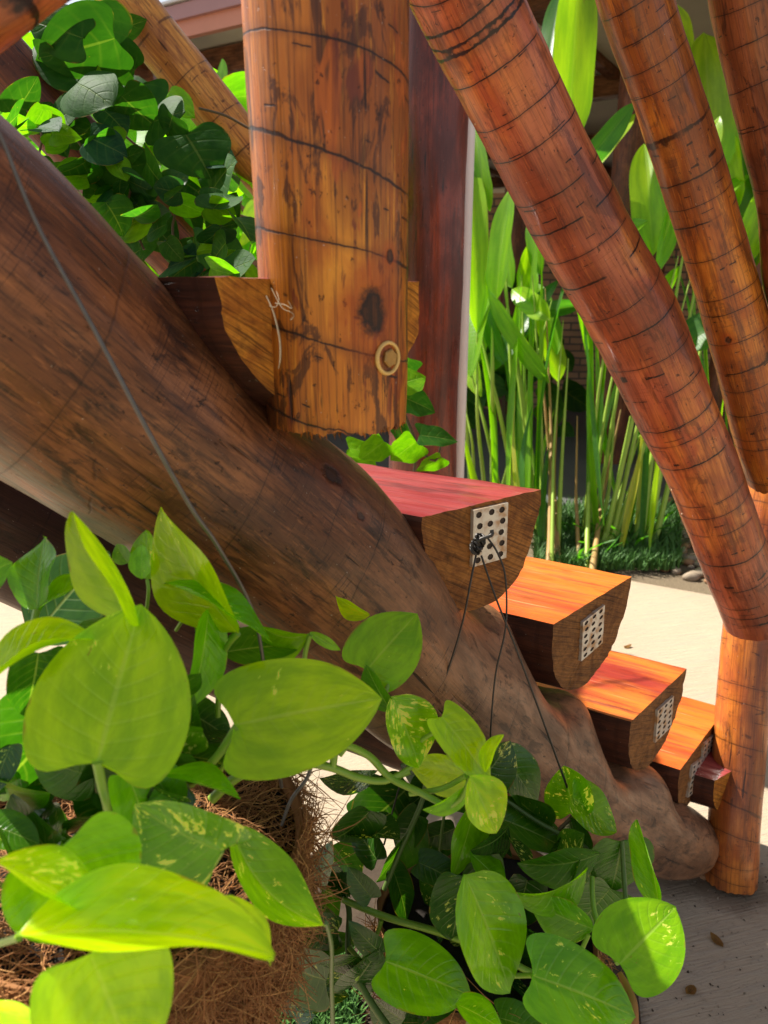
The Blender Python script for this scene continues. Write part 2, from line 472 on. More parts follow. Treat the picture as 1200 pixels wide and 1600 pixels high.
def endgrain(name, a, b, dark, seed):
    m = NT(name)
    at = m.node('ShaderNodeAttribute', attribute_name='axis_co').outputs['Vector']
    sd = m.vm('ADD', at, (seed * .13, seed * .21, seed))
    rot = m.node('ShaderNodeVectorRotate', {'Vector': sd, 'Angle': R(-38 + seed * 5), 'Axis': (0, 0, 1)}, rotation_type='AXIS_ANGLE').outputs[0]
    sawn = m.noise(m.vm('MULTIPLY', rot, (9, 420, 30)), 1, 5, .65, .15)
    saw2 = m.noise(m.vm('MULTIPLY', rot, (25, 900, 30)), 1, 2, .6)
    blo = m.noise(m.vm('MULTIPLY', sd, (34, 34, 30)), 1, 5, .62, .8)
    dist = m.vm('LENGTH', m.vm('MULTIPLY', m.vm('ADD', at, (-.09, -.01, 0)), (1, 1, 0)), o=1)
    rg = m.math('SINE', m.math('MULTIPLY', m.math('ADD', dist, m.math('MULTIPLY', blo, .012)), 700))
    c = m.mix(m.mr(blo, .33, .66), a, b)
    c = m.mix(m.math('MULTIPLY', m.mr(sawn, .42, .68), .75), c, dark)
    c = m.mix(m.math('MULTIPLY', m.mr(rg, .2, 1), .18), c, dark)
    c = m.mix(m.math('MULTIPLY', m.mr(saw2, .5, .75), .4), c, (a[0] * 1.3, a[1] * 1.3, a[2] * 1.4))
    wn = m.mr(m.noise(sd, 26, 4, .7), .56, .7)
    c = m.mix(m.math('MULTIPLY', wn, .6), c, dark)
    h = m.math('ADD', sawn, m.math('ADD', m.math('MULTIPLY', saw2, .5), m.math('MULTIPLY', blo, .6)))
    m.set(Base_Color=c, Roughness=.62, Specular_IOR_Level=.18, Normal=m.bump(h, .8, .0025))
    return m.mat


M['top_red'] = tread_top('tread_top_red', (.34, .045, .04), (.24, .022, .022), (.11, .01, .012), 2, .3)
M['top_orange'] = tread_top('tread_top_orange', (.66, .17, .02), (.50, .075, .014), (.22, .022, .008), 4, .3)
M['top_mix'] = tread_top('tread_top_mix', (.66, .17, .02), (.30, .025, .015), (.20, .02, .008), 7, .3)
M['end1'] = endgrain('tread_end_amber', (.66, .26, .03), (.40, .13, .018), (.06, .02, .008), 1)
M['end2'] = endgrain('tread_end_brown', (.40, .16, .035), (.21, .075, .02), (.028, .011, .005), 2)
M['end3'] = endgrain('tread_end_grey', (.34, .145, .04), (.18, .07, .02), (.028, .011, .005), 3)
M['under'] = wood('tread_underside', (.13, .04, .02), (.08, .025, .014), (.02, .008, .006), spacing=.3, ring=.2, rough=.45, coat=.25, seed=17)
M['metal'] = None
m = NT('nail_plate_metal')
tc = m.node('ShaderNodeTexCoord').outputs['Object']
nn = m.noise(tc, 55, 4, .6)
rust = m.mr(nn, .42, .66)
m.set(Base_Color=m.mix(rust, (.60, .57, .49), (.44, .24, .10)), Metallic=m.mr(nn, .4, .6, .35, .1), Roughness=m.mr(nn, .3, .7, .3, .5), Normal=m.bump(m.noise(tc, 300, 2), .2, .001))
M['metal'] = m.mat
M['hole'] = plain('plate_hole', (.035, .02, .012), .8)  # dark colour stands in for shade inside holes
M['wire'] = plain('wire_metal', (.05, .045, .04), .45, .5, 200, .4)
M['wire_light'] = plain('wire_galvanised', (.13, .12, .11), .4, .6, 150, .35)
M['ivory'] = plain('bolt_ivory', (.72, .46, .14), .35, 0, 90, .25, .001)
M['nut'] = plain('bolt_brass', (.42, .24, .07), .35, .6, 120, .4, .001)
M['straw'] = plain('fibre_straw', (.42, .33, .2), .7)
M['coir'] = plain('coir_fibre', (.30, .125, .035), .8, 0, 40, .5)
M['coir_light'] = plain('coir_fibre_light', (.48, .24, .075), .8, 0, 40, .4)
M['soil'] = plain('potting_soil', (.012, .008, .005), .95, 0, 60, .6, .01)
M['bedsoil'] = plain('bed_soil', (.05, .032, .018), .95, 0, 30, .6, .01)
M['stem'] = plain('green_stem', (.22, .36, .035), .4, 0, 30, .3)
M['cane'] = plain('cane_stem', (.30, .44, .05), .45, 0, 6, .35)
M['stem_dark'] = plain('dark_green_stem', (.09, .15, .03), .45, 0, 30, .3)
M['stem_tan'] = plain('dry_stem', (.40, .24, .08), .6, 0, 12, .35)
M['vine_stem'] = plain('vine_stem', (.12, .08, .035), .6, 0, 30, .4)
M['pothos'] = leafmat('pothos_leaf', .45, .16, 9, 1.0, (.72, .74, .16), 1.35)
M['deep'] = leafmat('pothos_leaf_deep', .22, .26, 9, .9, (.6, .62, .16), 1.0)
M['vine'] = leafmat('vine_leaf', .32, .6, 5, .5, (.3, .45, .1), 1.2, .5, spec=.08)
M['vine_back'] = leafmat('vine_leaf_backlit', .7, .45, 5, .6, (.3, .45, .1), 1.25, .4)  # lit copy of the vine leaf, made more translucent to look backlit
M['strap'] = leafmat('strap_leaf', .5, .35, 30, .5, (.5, .6, .12), 1.2, .25, True)
M['grass'] = plain('grass_blade', (.06, .16, .025), .6, 0, 5, .5)
M['crumb'] = plain('resin_crumb', (.70, .55, .34), .6)
M['white'] = plain('white_paint', (.74, .72, .70), .5, 0, 6, .06)
M['cream'] = plain('cream_ceiling', (.80, .74, .60), .7, 0, 2, .12)
M['fascia'] = plain('fascia_paint', (.62, .25, .16), .5, 0, 3, .15)
M['fascia2'] = plain('fascia_trim', (.42, .22, .22), .5, 0, 3, .15)
M['beam'] = wood('roof_beam_wood', (.30, .12, .05), (.18, .07, .03), (.05, .02, .012), spacing=.6, ring=.2, rough=.55, coat=.05, seed=41)
M['pebble'] = plain('pebble_stone', (.34, .17, .08), .7, 0, 14, .5, .004)
M['pebble2'] = plain('pale_pebble_stone', (.30, .23, .16), .7, 0, 14, .4, .004)

# concrete
m = NT('concrete')
tc = m.node('ShaderNodeTexCoord').outputs['Object']
n1 = m.noise(tc, 2.2, 6, .65); n2 = m.noise(tc, 90, 4, .7)
brush = m.noise(m.vm('MULTIPLY', m.node('ShaderNodeVectorRotate', {'Vector': tc, 'Angle': R(-14), 'Axis': (0, 0, 1)}, rotation_type='AXIS_ANGLE').outputs[0], (7, 110, 1)), 1, 4, .6, 1.2)
c = m.mix(n1, (.35, .265, .18), (.47, .375, .265))
c = m.mix(m.math('MULTIPLY', m.mr(brush, .42, .68), .35), c, (.28, .25, .21))
c = m.mix(m.math('MULTIPLY', m.mr(n2, .58, .72), .4), c, (.2, .17, .14))
st = m.mr(m.noise(tc, 1.1, 6, .7, .8), .50, .66)
c = m.mix(m.math('MULTIPLY', st, .35), c, (.22, .17, .12))
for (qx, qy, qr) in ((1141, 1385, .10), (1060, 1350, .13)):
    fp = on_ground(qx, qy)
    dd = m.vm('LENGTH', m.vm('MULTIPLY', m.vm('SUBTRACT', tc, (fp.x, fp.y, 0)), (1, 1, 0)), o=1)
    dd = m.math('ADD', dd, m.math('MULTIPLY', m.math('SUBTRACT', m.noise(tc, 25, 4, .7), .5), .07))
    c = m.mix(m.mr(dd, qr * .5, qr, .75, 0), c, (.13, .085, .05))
gr = m.mr(m.noise(tc, 260, 2, .6), .66, .72)
c = m.mix(m.math('MULTIPLY', gr, .6), c, (.10, .08, .06))
m.set(Base_Color=c, Roughness=.85, Normal=m.bump(m.math('ADD', brush, m.math('MULTIPLY', n2, .5)), .6, .006))
M['concrete'] = m.mat
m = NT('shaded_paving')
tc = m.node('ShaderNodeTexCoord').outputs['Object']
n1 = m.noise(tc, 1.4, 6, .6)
m.set(Base_Color=m.mix(n1, (.06, .06, .06), (.10, .10, .098)), Roughness=.7, Normal=m.bump(m.noise(tc, 60, 4), .3, .003))  # base colour darkened to stand in for roof shade
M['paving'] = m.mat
m = NT('earth')
tc = m.node('ShaderNodeTexCoord').outputs['Object']
n1 = m.noise(tc, 3, 6, .7); n2 = m.noise(tc, 60, 4, .7)
m.set(Base_Color=m.mix(n2, m.mix(n1, (.07, .05, .03), (.16, .115, .07)), (.2, .15, .09)), Roughness=.95, Normal=m.bump(n2, .8, .01))
M['earth'] = m.mat
m = NT('brick')
tc = m.node('ShaderNodeAttribute', attribute_name='axis_co').outputs['Vector']
tcd = m.vm('ADD', tc, m.vm('MULTIPLY', m.noise(tc, 9, 2, o=1), (.012, .012, 0)))
br = m.node('ShaderNodeTexBrick', {'Vector': tcd, 'Color1': (.50, .27, .15, 1), 'Color2': (.34, .17, .09, 1), 'Mortar': (.12, .09, .07, 1),
                                   'Scale': 1, 'Mortar Size': .008, 'Mortar Smooth': .2, 'Bias': 0, 'Brick Width': .21, 'Row Height': .062})
n1 = m.noise(tc, 4, 5, .7); n2 = m.noise(tc, 70, 4)
m.set(Base_Color=m.mix(m.math('MULTIPLY', m.mr(n1, .45, .7), .45), br.outputs[0], (.14, .11, .08)), Roughness=.9,
      Normal=m.bump(m.math('SUBTRACT', m.math('MULTIPLY', n2, .3), br.outputs['Fac']), .8, .012))
M['brick'] = m.mat


# ------------------------------------------------------------------ leaf builder
def leaf_grid(L, wd, fold=.15, curl=.12, shape='heart', nv=16, ns=5, wave=.02, twist=0, seed=0, cup=0):
    """local leaf: x side, y along, z up; base at origin. wd = half width"""
    V = []; UV = []; Fc = []
    if shape == 'heart' and nv >= 14: nv = 22
    for i in range(nv + 1):
        v = i / nv
        if shape == 'heart': v = v ** 1.45
        if shape == 'heart':
            f_ = (v ** .5) * ((1 - v) ** .88) / .4055 if 0 < v < 1 else 0
        elif shape == 'vine':
            f_ = (v ** .40) * ((1 - v) ** 1.0) / .4355 if 0 < v < 1 else 0
            f_ *= 1 + .07 * math.sin(v * 14)
        elif shape == 'lance':
            f_ = (v ** .7) * ((1 - v) ** .9) / .334 if 0 < v < 1 else 0
        else:  # strap
            f_ = min(1, (v / .22)) ** .6 * (1 - max(0, (v - .5) / .5) ** 2.4) if v < 1 else 0
        f_ = min(f_, 1.05)
        for j in range(-ns, ns + 1):
            s_ = j / ns
            x = s_ * wd * f_
            y = v * L
            if shape in ('heart', 'vine'):
                y -= .36 * L * (abs(s_) ** 1.1) * (1 - v) ** 3.2 * (1 - math.exp(-v * 13))
            a = abs(x)
            z = fold * a * (1 if shape != 'strap' else 1.2) - cup * a * a / max(wd, 1e-6)
            z -= curl * L * (v - .15) ** 2 * (1 if v > .15 else .4)
            z += wave * L * math.sin(v * 9 + seed + (2 if s_ > 0 else 0)) * abs(s_) ** 2
            if twist:
                an = twist * v
                x, z = x * math.cos(an) - z * math.sin(an), x * math.sin(an) + z * math.cos(an)
            V.append(Vector((x, y, z))); UV.append((s_, v))
    W_ = 2 * ns + 1
    for i in range(nv):
        for j in range(W_ - 1):
            Fc.append([i * W_ + j, i * W_ + j + 1, (i + 1) * W_ + j + 1, (i + 1) * W_ + j])
    return V, Fc, UV


LEAFN = {}


def add_leaf(parent, base, tip, side, colr, vari=0, mat='pothos', shape='heart', fold=.15, curl=.12, label=None, **kw):
    """base, tip world points, side = half-width world vector"""
    yv = tip - base; L = yv.length; yv = yv / L
    xv = side - yv * side.dot(yv); wd = xv.length; xv = xv / wd
    zv = xv.cross(yv)
    if zv.dot(CAM - base) < 0: xv = -xv; zv = -zv
    V, Fc, UV = leaf_grid(L, wd, fold, curl, shape, **kw)
    # subtract bow so the tip still lands on `tip`
    dz = V[-1].z
    vs = [base + xv * p.x + yv * p.y + zv * (p.z - dz * (p.y / L)) for p in V]
    me = mesh(vs, Fc, None, UV, 'leaf')
    o = link('leaf', me, M[mat], parent)
    o.color = (*colr, vari)
    if label: o['label'] = label
    return o


def pleaf(parent, bx, by, tx, ty, wpx, z, dzt=0, dzs=0, colr=(.10, .26, .02), vari=.2, **kw):
    """leaf given by photo positions of its base and tip, its width and the depths of base, tip and side"""
    b = P(bx, by, z); t = P(tx, ty, z + dzt)
    mx, my = (bx + tx) / 2, (by + ty) / 2
    dx, dy = tx - bx, ty - by
    l = math.hypot(dx, dy)
    nx, ny = dy / l, -dx / l
    zm = z + dzt / 2
    side = P(mx + nx * wpx / 2, my + ny * wpx / 2, zm + dzs) - P(mx, my, zm)
    return add_leaf(parent, b, t, side, colr, vari, **kw)


def stem(parent, lst, mat='stem', name='stem', seg=8, sub=6):
    g = pxtube(lst, seg=seg, sub=sub, wob=.06, wfreq=30)
    return g.obj(name, M[mat], parent)


# ================================================================== SETTING
def sheet(name, pts, z, mat, sub=1):
    vs = [Vector((x, y, z)) for x, y in pts]
    me = mesh(vs, [list(range(len(vs)))], [tuple(v) for v in vs])
    return tag(link(name, me, M[mat], None, False), kind='structure')


sheet('ground', [(-80, -60), (80, -60), (80, 90), (-80, 90)], 0, 'earth')
# concrete path: front slab, with far edge running behind the steps
g1 = on_ground(700, 985 - 90); g2 = on_ground(1250, 968)
far = [(on_ground(700, 860)), on_ground(840, 895), on_ground(985, 912), on_ground(1130, 938), on_ground(1300, 965)]
pts = [(-6, 4.6)] + [(p.x, p.y) for p in far] + [(6, 2.2), (6, -3), (-6, -3)]
gp = Geo()
top = .012
gp.add([Vector((x, y, top)) for x, y in pts] + [Vector((x, y, -.02)) for x, y in pts],
       [list(range(len(pts)))[::-1]] + [[i, (i + 1) % len(pts), (i + 1) % len(pts) + len(pts), i + len(pts)] for i in range(len(pts))])
tag(gp.obj('concrete_path', M['concrete'], None, False), kind='structure')
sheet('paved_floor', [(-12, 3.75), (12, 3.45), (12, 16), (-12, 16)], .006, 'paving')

# brick wall at the back
wy = 7.2
g = Geo()
a = on_ground(700, 650); yw = 6.6
box = [Vector((-1.5, yw + .9, 0)), Vector((7.5, yw - .8, 0))]
dirw = (box[1] - box[0]).normalized(); nrm = Vector((dirw.y, -dirw.x, 0)); Lw = (box[1] - box[0]).length
hw_ = 1.9
vs = []; at = []
for t_, off in ((0, 0), (Lw, 0), (Lw, -.2), (0, -.2)):
    for zz in (0, hw_):
        vs.append(box[0] + dirw * t_ + nrm * off + Vector((0, 0, zz))); at.append((t_ + off, zz, 0))
g.add(vs, [[0, 2, 3, 1], [2, 4, 5, 3], [4, 6, 7, 5], [6, 0, 1, 7], [1, 3, 5, 7]], at)
o = g.obj('brick_wall', M['brick'], None, False)
tag(o, 'weathered brown brick garden wall behind the tall strap-leaved plants', 'wall')

# pavilion ----------------------------------------------------------
e1 = Vector((-.85, .525, 0)).normalized(); e2 = Vector((.525, .85, 0)).normalized(); up = Vector((0, 0, 1))
hz = 1.52
E0 = Vector((-.835, 5.28, H + hz))
pav = empty('pavilion', (1.2, 6.5, 0), 'open timber pavilion with cream ceiling, dark beams and salmon eave board', 'pavilion')


def pbox(name, mat, a0, a1, b0, b1, z0, z1, parent=pav):
    """box in eave coordinates: a along the eave to the right, b inward"""
    g_ = Geo()
    ax = (-e1, e2, up)
    c_ = E0 - e1 * ((a0 + a1) / 2) + e2 * ((b0 + b1) / 2) + up * ((z0 + z1) / 2)
    box_geo(g_, c_, ax, ((a1 - a0) / 2, (b1 - b0) / 2, (z1 - z0) / 2))
    # let the grain run along the long side
    if (b1 - b0) > (a1 - a0): g_.a = [(p[0], p[2], p[1]) for p in g_.a]
    else: g_.a = [(p[1], p[2], p[0]) for p in g_.a]
    return g_.obj(name, M[mat], parent, False)


pbox('ceiling', 'cream', -9, 9, .02, 11, .12, .15)
pbox('fascia', 'fascia', -9, 9, -.05, .0, .02, .135)
pbox('fascia_trim', 'fascia2', -9, 9, -.08, -.05, .115, .20)
pbox('roof', 'white', -9, 9, -.10, 11, .21, .225)
for b in (.45, 2.6, 5.0, 7.6):
    pbox('beam', 'beam', -9, 9, b, b + .14, -.06, .10)
for k in range(-6, 7):
    pbox('rafter', 'beam', k * 1.5, k * 1.5 + .08, 0.1, 10.9, .05, .118)
for (px_, w_, zc, y0) in ((968, 62, 4.7, 700), (1152, 66, 4.5, 700), (1010, 40, 6.3, 600), (800, 40, 6.2, 600), (300, 60, 5.5, 600)):
    xx = (px_ - 600) / F
    # vertical post through the pixel at mid height
    p_ = P(px_, 500, zc)
    r_ = w_ / 2 / F * zc
    g = Geo()
    tube_geo(g, [Vector((p_.x, p_.y, z_)) for z_ in (0, .7, 1.4, 2.0, 2.6)], [r_ * 1.06, r_, r_ * .97, r_, r_ * .95], seg=16, wob=.06, wfreq=2)
    g.obj('post', M['darkpole'], pav)

# red post close behind the stairs and white downpipe
bpz = 2.15
pb = P(657, 740, bpz)
g = Geo()
tube_geo(g, [Vector((pb.x + .004 * i, pb.y, z_)) for i, z_ in enumerate((0, .4, .8, 1.2, 1.6, 2.0, 2.4, 2.8))], [.103, .101, .100, .099, .100, .098, .096, .095], seg=48, wob=.07, wfreq=2.5, ref=(1, 0, 0))
rp = g.obj('round_post', M['redpost'])
tag(rp, 'thick glossy red brown round post standing behind the hanging log', 'post')
pp = P(716, 735, 2.12)
g = Geo()
tube_geo(g, [Vector((pp.x, pp.y, z_)) for z_ in (0, .9, 1.8, 2.7)], [.017] * 4, seg=14)
wp = g.obj('downpipe', M['white'])
tag(wp, 'thin white vertical pipe just right of the glossy red post', 'pipe')

# ================================================================== STAIRCASE
stair = empty('log_staircase', P(1060, 1350, 1.42) * 1.0, 'rustic staircase of a huge curved log carrying half log treads with round log rails', 'staircase')
stair.location.z = 0

# ---- main stringer
MS = [(-330, 250, .40, 560), (-170, 360, .44, 500), (-18, 473, .485, 447), (120, 585, .54, 392), (281, 705, .61, 350), (436, 829, .69, 312), (555, 935, .77, 280),
      (655, 1040, .86, 252), (746, 1116, .96, 222), (834, 1188, 1.08, 188), (910, 1240, 1.20, 160), (985, 1282, 1.31, 142), (1032, 1304, 1.40, 126), (1062, 1312, 1.44, 112), (1084, 1316, 1.46, 92), (1098, 1318, 1.47, 58), (1103, 1318, 1.475, 14)]

TREADS = []


def tread(Apx, Bpx, zA, zB, depth, length, mats, axis=(-.85, .52, 0), exp=2.4, same_drop=True, label=None, seed=0, lean=0.0):
    A = P(*Apx, zA)
    if same_drop:
        B = ray_plane(*Bpx, A, Vector((0, 0, 1)))
    else:
        B = P(*Bpx, zB)
    ax = Vector(axis).normalized()
    u = (B - A); wd = u.length; u = u / wd
    dn = Vector((0, 0, -1))
    NU, NS = 30, 26
    prof = []
    # closed profile: flat top from A to B, then round underside back to A
    for i in range(NU + 1):
        t = i / NU
        prof.append((t, 0, 0))
    for i in range(1, NU * 2):
        an = math.pi * i / (NU * 2)
        cx, sx = math.cos(an), math.sin(an)
        t = .5 + .5 * math.copysign(abs(cx) ** (2 / exp), cx)
        d = abs(sx) ** (2 / exp)
        t += lean * d
        prof.append((t, d, 1))
    n = len(prof)
    V = []; At = []; g = Geo()
    for k in range(NS + 1):
        s = length * (k / NS) ** 1.5
        for (t, d, f) in prof:
            q = A + u * (t * wd) + dn * (d * depth) + ax * s
            nz = mnoise.noise(Vector((t * 4 + seed * 5, d * 4, s * 9)))
            if f: q += (dn * .006 + u * .004) * nz
            else: q += Vector((0, 0, 1)) * (.0012 * mnoise.noise(Vector((t * 9, seed, s * 20))) + .0008 * mnoise.noise(Vector((t * 40, seed, s * 10))))
            if k == 0: q += ax * (.0016 * mnoise.noise(Vector((t * 30, d * 30, seed))) )
            # ragged edge at the front corner
            if k == 0 and not f: q += Vector((0, 0, -1)) * abs(.004 * mnoise.noise(Vector((t * 60, 3, seed))) + .002 * mnoise.noise(Vector((t * 150, 9, seed))))
            V.append(q); At.append((t * wd, d * depth, s))
    topF = []; undF = []
    for k in range(NS):
        for i in range(n):
            i2 = (i + 1) % n
            fc = [k * n + i, k * n + i2, (k + 1) * n + i2, (k + 1) * n + i]
            (topF if i < NU else undF).append(fc)
    g.add(V, topF + undF, At)
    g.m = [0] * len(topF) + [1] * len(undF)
    # end faces: concentric rings towards the middle of the flat side
    for k in (0, NS):
        ring = V[k * n:(k + 1) * n]; ra = At[k * n:(k + 1) * n]
        ctr = A + u * (.5 * wd) + dn * (depth * .42) + ax * (0 if k == 0 else length)
        ca = Vector((.5 * wd, depth * .42, 0))
        vs = []; at = []; K = 7
        for j in range(K):
            f_ = 1 - j / K
            for p_, a_ in zip(ring, ra):
                q = ctr + (p_ - ctr) * f_
                if 0 < j: q += ax * (.0012 * mnoise.noise(q * 60))
                vs.append(q); at.append(tuple(ca + (Vector((a_[0], a_[1], 0)) - ca) * f_))
        vs.append(ctr); at.append(tuple(ca))
        fs = []
        for j in range(K - 1):
            for i in range(n):
                i2 = (i + 1) % n
                fs.append([j * n + i, (j + 1) * n + i, (j + 1) * n + i2, j * n + i2])
        for i in range(n): fs.append([(K - 1) * n + i, K * n, (K - 1) * n + (i + 1) % n])
        if k: fs = [f[::-1] for f in fs]
        g.add(vs, fs, at, mi=2)
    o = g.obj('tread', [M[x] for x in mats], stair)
    o.data.polygons.foreach_set('use_smooth', [False] * 0 + [x != 2 for x in g.m])
    e = o.modifiers.new('edge', 'EDGE_SPLIT'); e.split_angle = R(40)
    if label: o['label'] = label
    nrm_ = u.cross(dn).normalized()
    # outward normal of the near end
    endn = dn.cross(u).normalized()
    if endn.dot(ax) > 0: endn = -endn
    TREADS.append((o, A, u, dn, endn, wd, ax))
    return o


tread((335, 433), (655, 440), .50, .583, .098, .62, ('top_red', 'under', 'end1'), same_drop=False, exp=2.2, label='highest tread, its amber end half hidden by the hanging log', seed=1, lean=.05)
tread((660, 808), (845, 765), .715, 0, .118, .62, ('top_red', 'under', 'end2'), exp=2.15, label='tread with a pinkish red top and wires tied to its plate', seed=2, lean=.01)
tread((865, 975.5), (987, 901), .925, 0, .127, .60, ('top_orange', 'under', 'end3'), exp=2.15, lean=-.04, label='wide tread with a bright orange top', seed=3)
tread((986, 1127.5), (1073, 1045), 1.12, 0, .128, .60, ('top_mix', 'under', 'end3'), exp=2.15, lean=-.04, label='tread with an orange and dark red top', seed=4)
tread((1063, 1203), (1134, 1106), 1.33, 0, .13, .60, ('top_orange', 'under', 'end3'), exp=2.2, lean=-.04, label='low tread with two overlapping metal plates', seed=5)
tread((1117, 1220), (1180, 1183), 1.385, 0, .09, .5, ('top_red', 'under', 'end1'), exp=2.4, label='lowest tread tucked against the newel post', seed=6)


# ---- nail plates
def plate(ti, TL, BL, TR, rows, cols=3, tnk=.0012):
    o, A, u, dn, en, wd, ax = TREADS[ti]
    p0 = A + en * .003
    tl = ray_plane(*TL, p0, en); bl = ray_plane(*BL, p0, en); tr = ray_plane(*TR, p0, en)
    ux = tr - tl; uy = bl - tl
    g = Geo()
    for r in range(rows):
        for c_ in range(cols):
            cx = (c_ + .5) / cols; cy = (r + .5 + (.0 if c_ % 2 == 0 else .0)) / rows
            sx = .5 / cols; sy = .5 / rows
            outer = []; inner = []
            for k in range(8):
                an = math.pi / 4 * k + math.pi / 8
                ca, sa = math.cos(an), math.sin(an)
                mx = max(abs(ca), abs(sa))
                outer.append((cx + sx * ca / mx, cy + sy * sa / mx))
            stag = (.10 if (r + c_) % 2 else -.10)
            for k in range(8):
                an = math.pi / 4 * k + math.pi / 8
                inner.append((cx + sx * (.52 * math.cos(an) + stag), cy + sy * .56 * math.sin(an)))
            # square corners of the cell
            outer = [(cx + sx, cy + sy * .414), (cx + sx * .414, cy + sy), (cx - sx * .414, cy + sy), (cx - sx, cy + sy * .414),
                     (cx - sx, cy - sy * .414), (cx - sx * .414, cy - sy), (cx + sx * .414, cy - sy), (cx + sx, cy - sy * .414)]
            cor = [(cx + sx, cy + sy), (cx - sx, cy + sy), (cx - sx, cy - sy), (cx + sx, cy - sy)]
            allp = outer + inner + cor
            fs = [[k, (k + 1) % 8, 8 + (k + 1) % 8, 8 + k] for k in range(8)]
            fs += [[0, 16, 1], [2, 17, 3], [4, 18, 5], [6, 19, 7]]
            for lay, q in ((0, en * tnk), (1, Vector((0, 0, 0)))):
                vs = [tl + ux * x + uy * y + q for x, y in allp]
                g.add(vs, fs if lay == 0 else [f[::-1] for f in fs])
            # hole walls
            vi = [tl + ux * x + uy * y + en * tnk for x, y in inner] + [tl + ux * x + uy * y - en * .001 for x, y in inner]
            g.add(vi, [[k, (k + 1) % 8, 8 + (k + 1) % 8, 8 + k] for k in range(8)], mi=1)
            vi = [tl + ux * x + uy * y + en * .0002 for x, y in inner]
            g.add(vi, [list(range(8))], mi=1)  # dark face closes each hole, its shade put into the colour
    rim = [tl, tl + ux, tl + ux + uy, tl + uy]
    g.add([p + en * tnk for p in rim] + [p - en * .004 for p in rim], [[i, (i + 1) % 4, (i + 1) % 4 + 4, i + 4] for i in range(4)])
    pl = g.obj('nail_plate', [M['metal'], M['hole']], o, False)
    return pl


plate(1, (739, 797), (737, 886), (793, 785), 5)
plate(2, (910, 972), (907, 1033), (944, 945), 6)
plate(3, (1027, 1110), (1023, 1160), (1052, 1087), 6)
plate(4, (1082, 1196), (1074, 1246), (1101, 1181), 6)
plate(4, (1099, 1164), (1096, 1205), (1115, 1148), 6)


BUMPS = [(P(560, 745, .69), .06, .08), (P(640, 850, .76), .05, .06), (P(765, 955, .92), .055, .34), (P(900, 1095, 1.09), .055, .42), (P(1012, 1215, 1.29), .064, .32), (P(250, 470, .58), .06, .05),
         (P(400, 665, .62), .05, -.10), (P(685, 940, .83), .04, -.12), (P(842, 1045, .99), .045, -.5), (P(964, 1182, 1.16), .045, -.5), (P(1048, 1245, 1.34), .04, -.3)]


def nshape(th, s, d, p):
    # smooth scallops cut out of the upper side under each tread
    f_ = 1.0
    upn = d.z
    if upn > -.2:
        for (o, A, u, dn, en, wd, ax) in TREADS[:5]:
            c_ = A + u * wd * .5 + ax * .04
            q = (p - c_); q.z = 0
            al = q.dot(u)
            if abs(q.length) < .45:
                wgt = math.exp(-(al / (wd * .42)) ** 2)
                f_ -= .06 * wgt * max(0, upn + .2)
    for c_, sg, am in BUMPS:
        f_ += am * math.exp(-((p - c_).length / sg) ** 2) * max(0, min(1, .15 + upn)) ** 1.3
    return f_


g = Geo()
pts = [P(a, b, z) for a, b, z, w_ in MS]; rad = [w_ / 2 / F * z for a, b, z, w_ in MS]
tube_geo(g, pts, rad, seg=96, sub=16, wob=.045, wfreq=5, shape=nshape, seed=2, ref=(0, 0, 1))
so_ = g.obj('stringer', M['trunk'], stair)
so_['label'] = 'huge curved brown log carrying the near ends of the treads'
# ---- lower dark log
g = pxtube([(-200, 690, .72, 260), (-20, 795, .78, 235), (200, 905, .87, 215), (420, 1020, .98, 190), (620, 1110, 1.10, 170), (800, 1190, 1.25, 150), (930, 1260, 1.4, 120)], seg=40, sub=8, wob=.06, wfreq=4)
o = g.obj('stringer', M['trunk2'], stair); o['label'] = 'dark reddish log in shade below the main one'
# far stringer that carries the far ends
g = Geo()
tube_geo(g, [p + Vector((-.85, .52, 0)) * .50 + Vector((0, 0, -.02)) for p in pts[3:]], [r * .9 for r in rad[3:]], seg=32, sub=6, wob=.05)

# ---- hanging log (baluster) on the end of the highest tread
bz = .57
pc = P(511, 300, bz)
zt, zb = P(511, -250, bz).z, P(527, 664, bz).z
rp_ = 115 / F * bz
g = Geo()
cx0, cy0 = P(511, 300, bz).x, P(511, 300, bz).y
cy0 = P(520, 560, bz).y
ptsb = []; rb = []
NB = 22
for i in range(NB):
    t = i / (NB - 1)
    z_ = zb + (1.75 - zb) * t
    ptsb.append(Vector((cx0 * 1.0 + .007 - .006 * t, cy0, z_))); rb.append(rp_ * (.965 + .035 * min(1, t * 2)))
rb[0] *= .985
tube_geo(g, ptsb, rb, seg=96, sub=4, wob=.022, wfreq=6, rough_end=.0022, ref=(1, 0, 0), seed=4)
# splinters round the sawn bottom end
for k in range(260):
    an = random.uniform(0, 2 * math.pi)
    r_ = rb[0] * random.uniform(.93, 1.0)
    b0 = Vector((ptsb[0].x + r_ * math.cos(an), ptsb[0].y + r_ * math.sin(an), zb + random.uniform(.001, .006)))
    l_ = random.uniform(.002, .006) * (1.6 if random.random() < .1 else 1)
    tip_ = b0 + Vector((random.uniform(-.4, .4) * l_ + math.cos(an) * l_ * .25, math.sin(an) * l_ * .25, -l_))
    tdir = Vector((-math.sin(an), math.cos(an), 0)) * random.uniform(.0004, .0016)
    g.add([b0 - tdir, b0 + tdir, tip_, b0 + Vector((math.cos(an), math.sin(an), 0)) * -.001], [[0, 1, 2], [1, 3, 2], [3, 0, 2]], [(r_ * math.cos(an), r_ * math.sin(an), .002)] * 4)
bal = g.obj('baluster', M['post'], stair)
bal['label'] = 'thick upright log hanging at the end of the highest tread with a frayed sawn bottom'

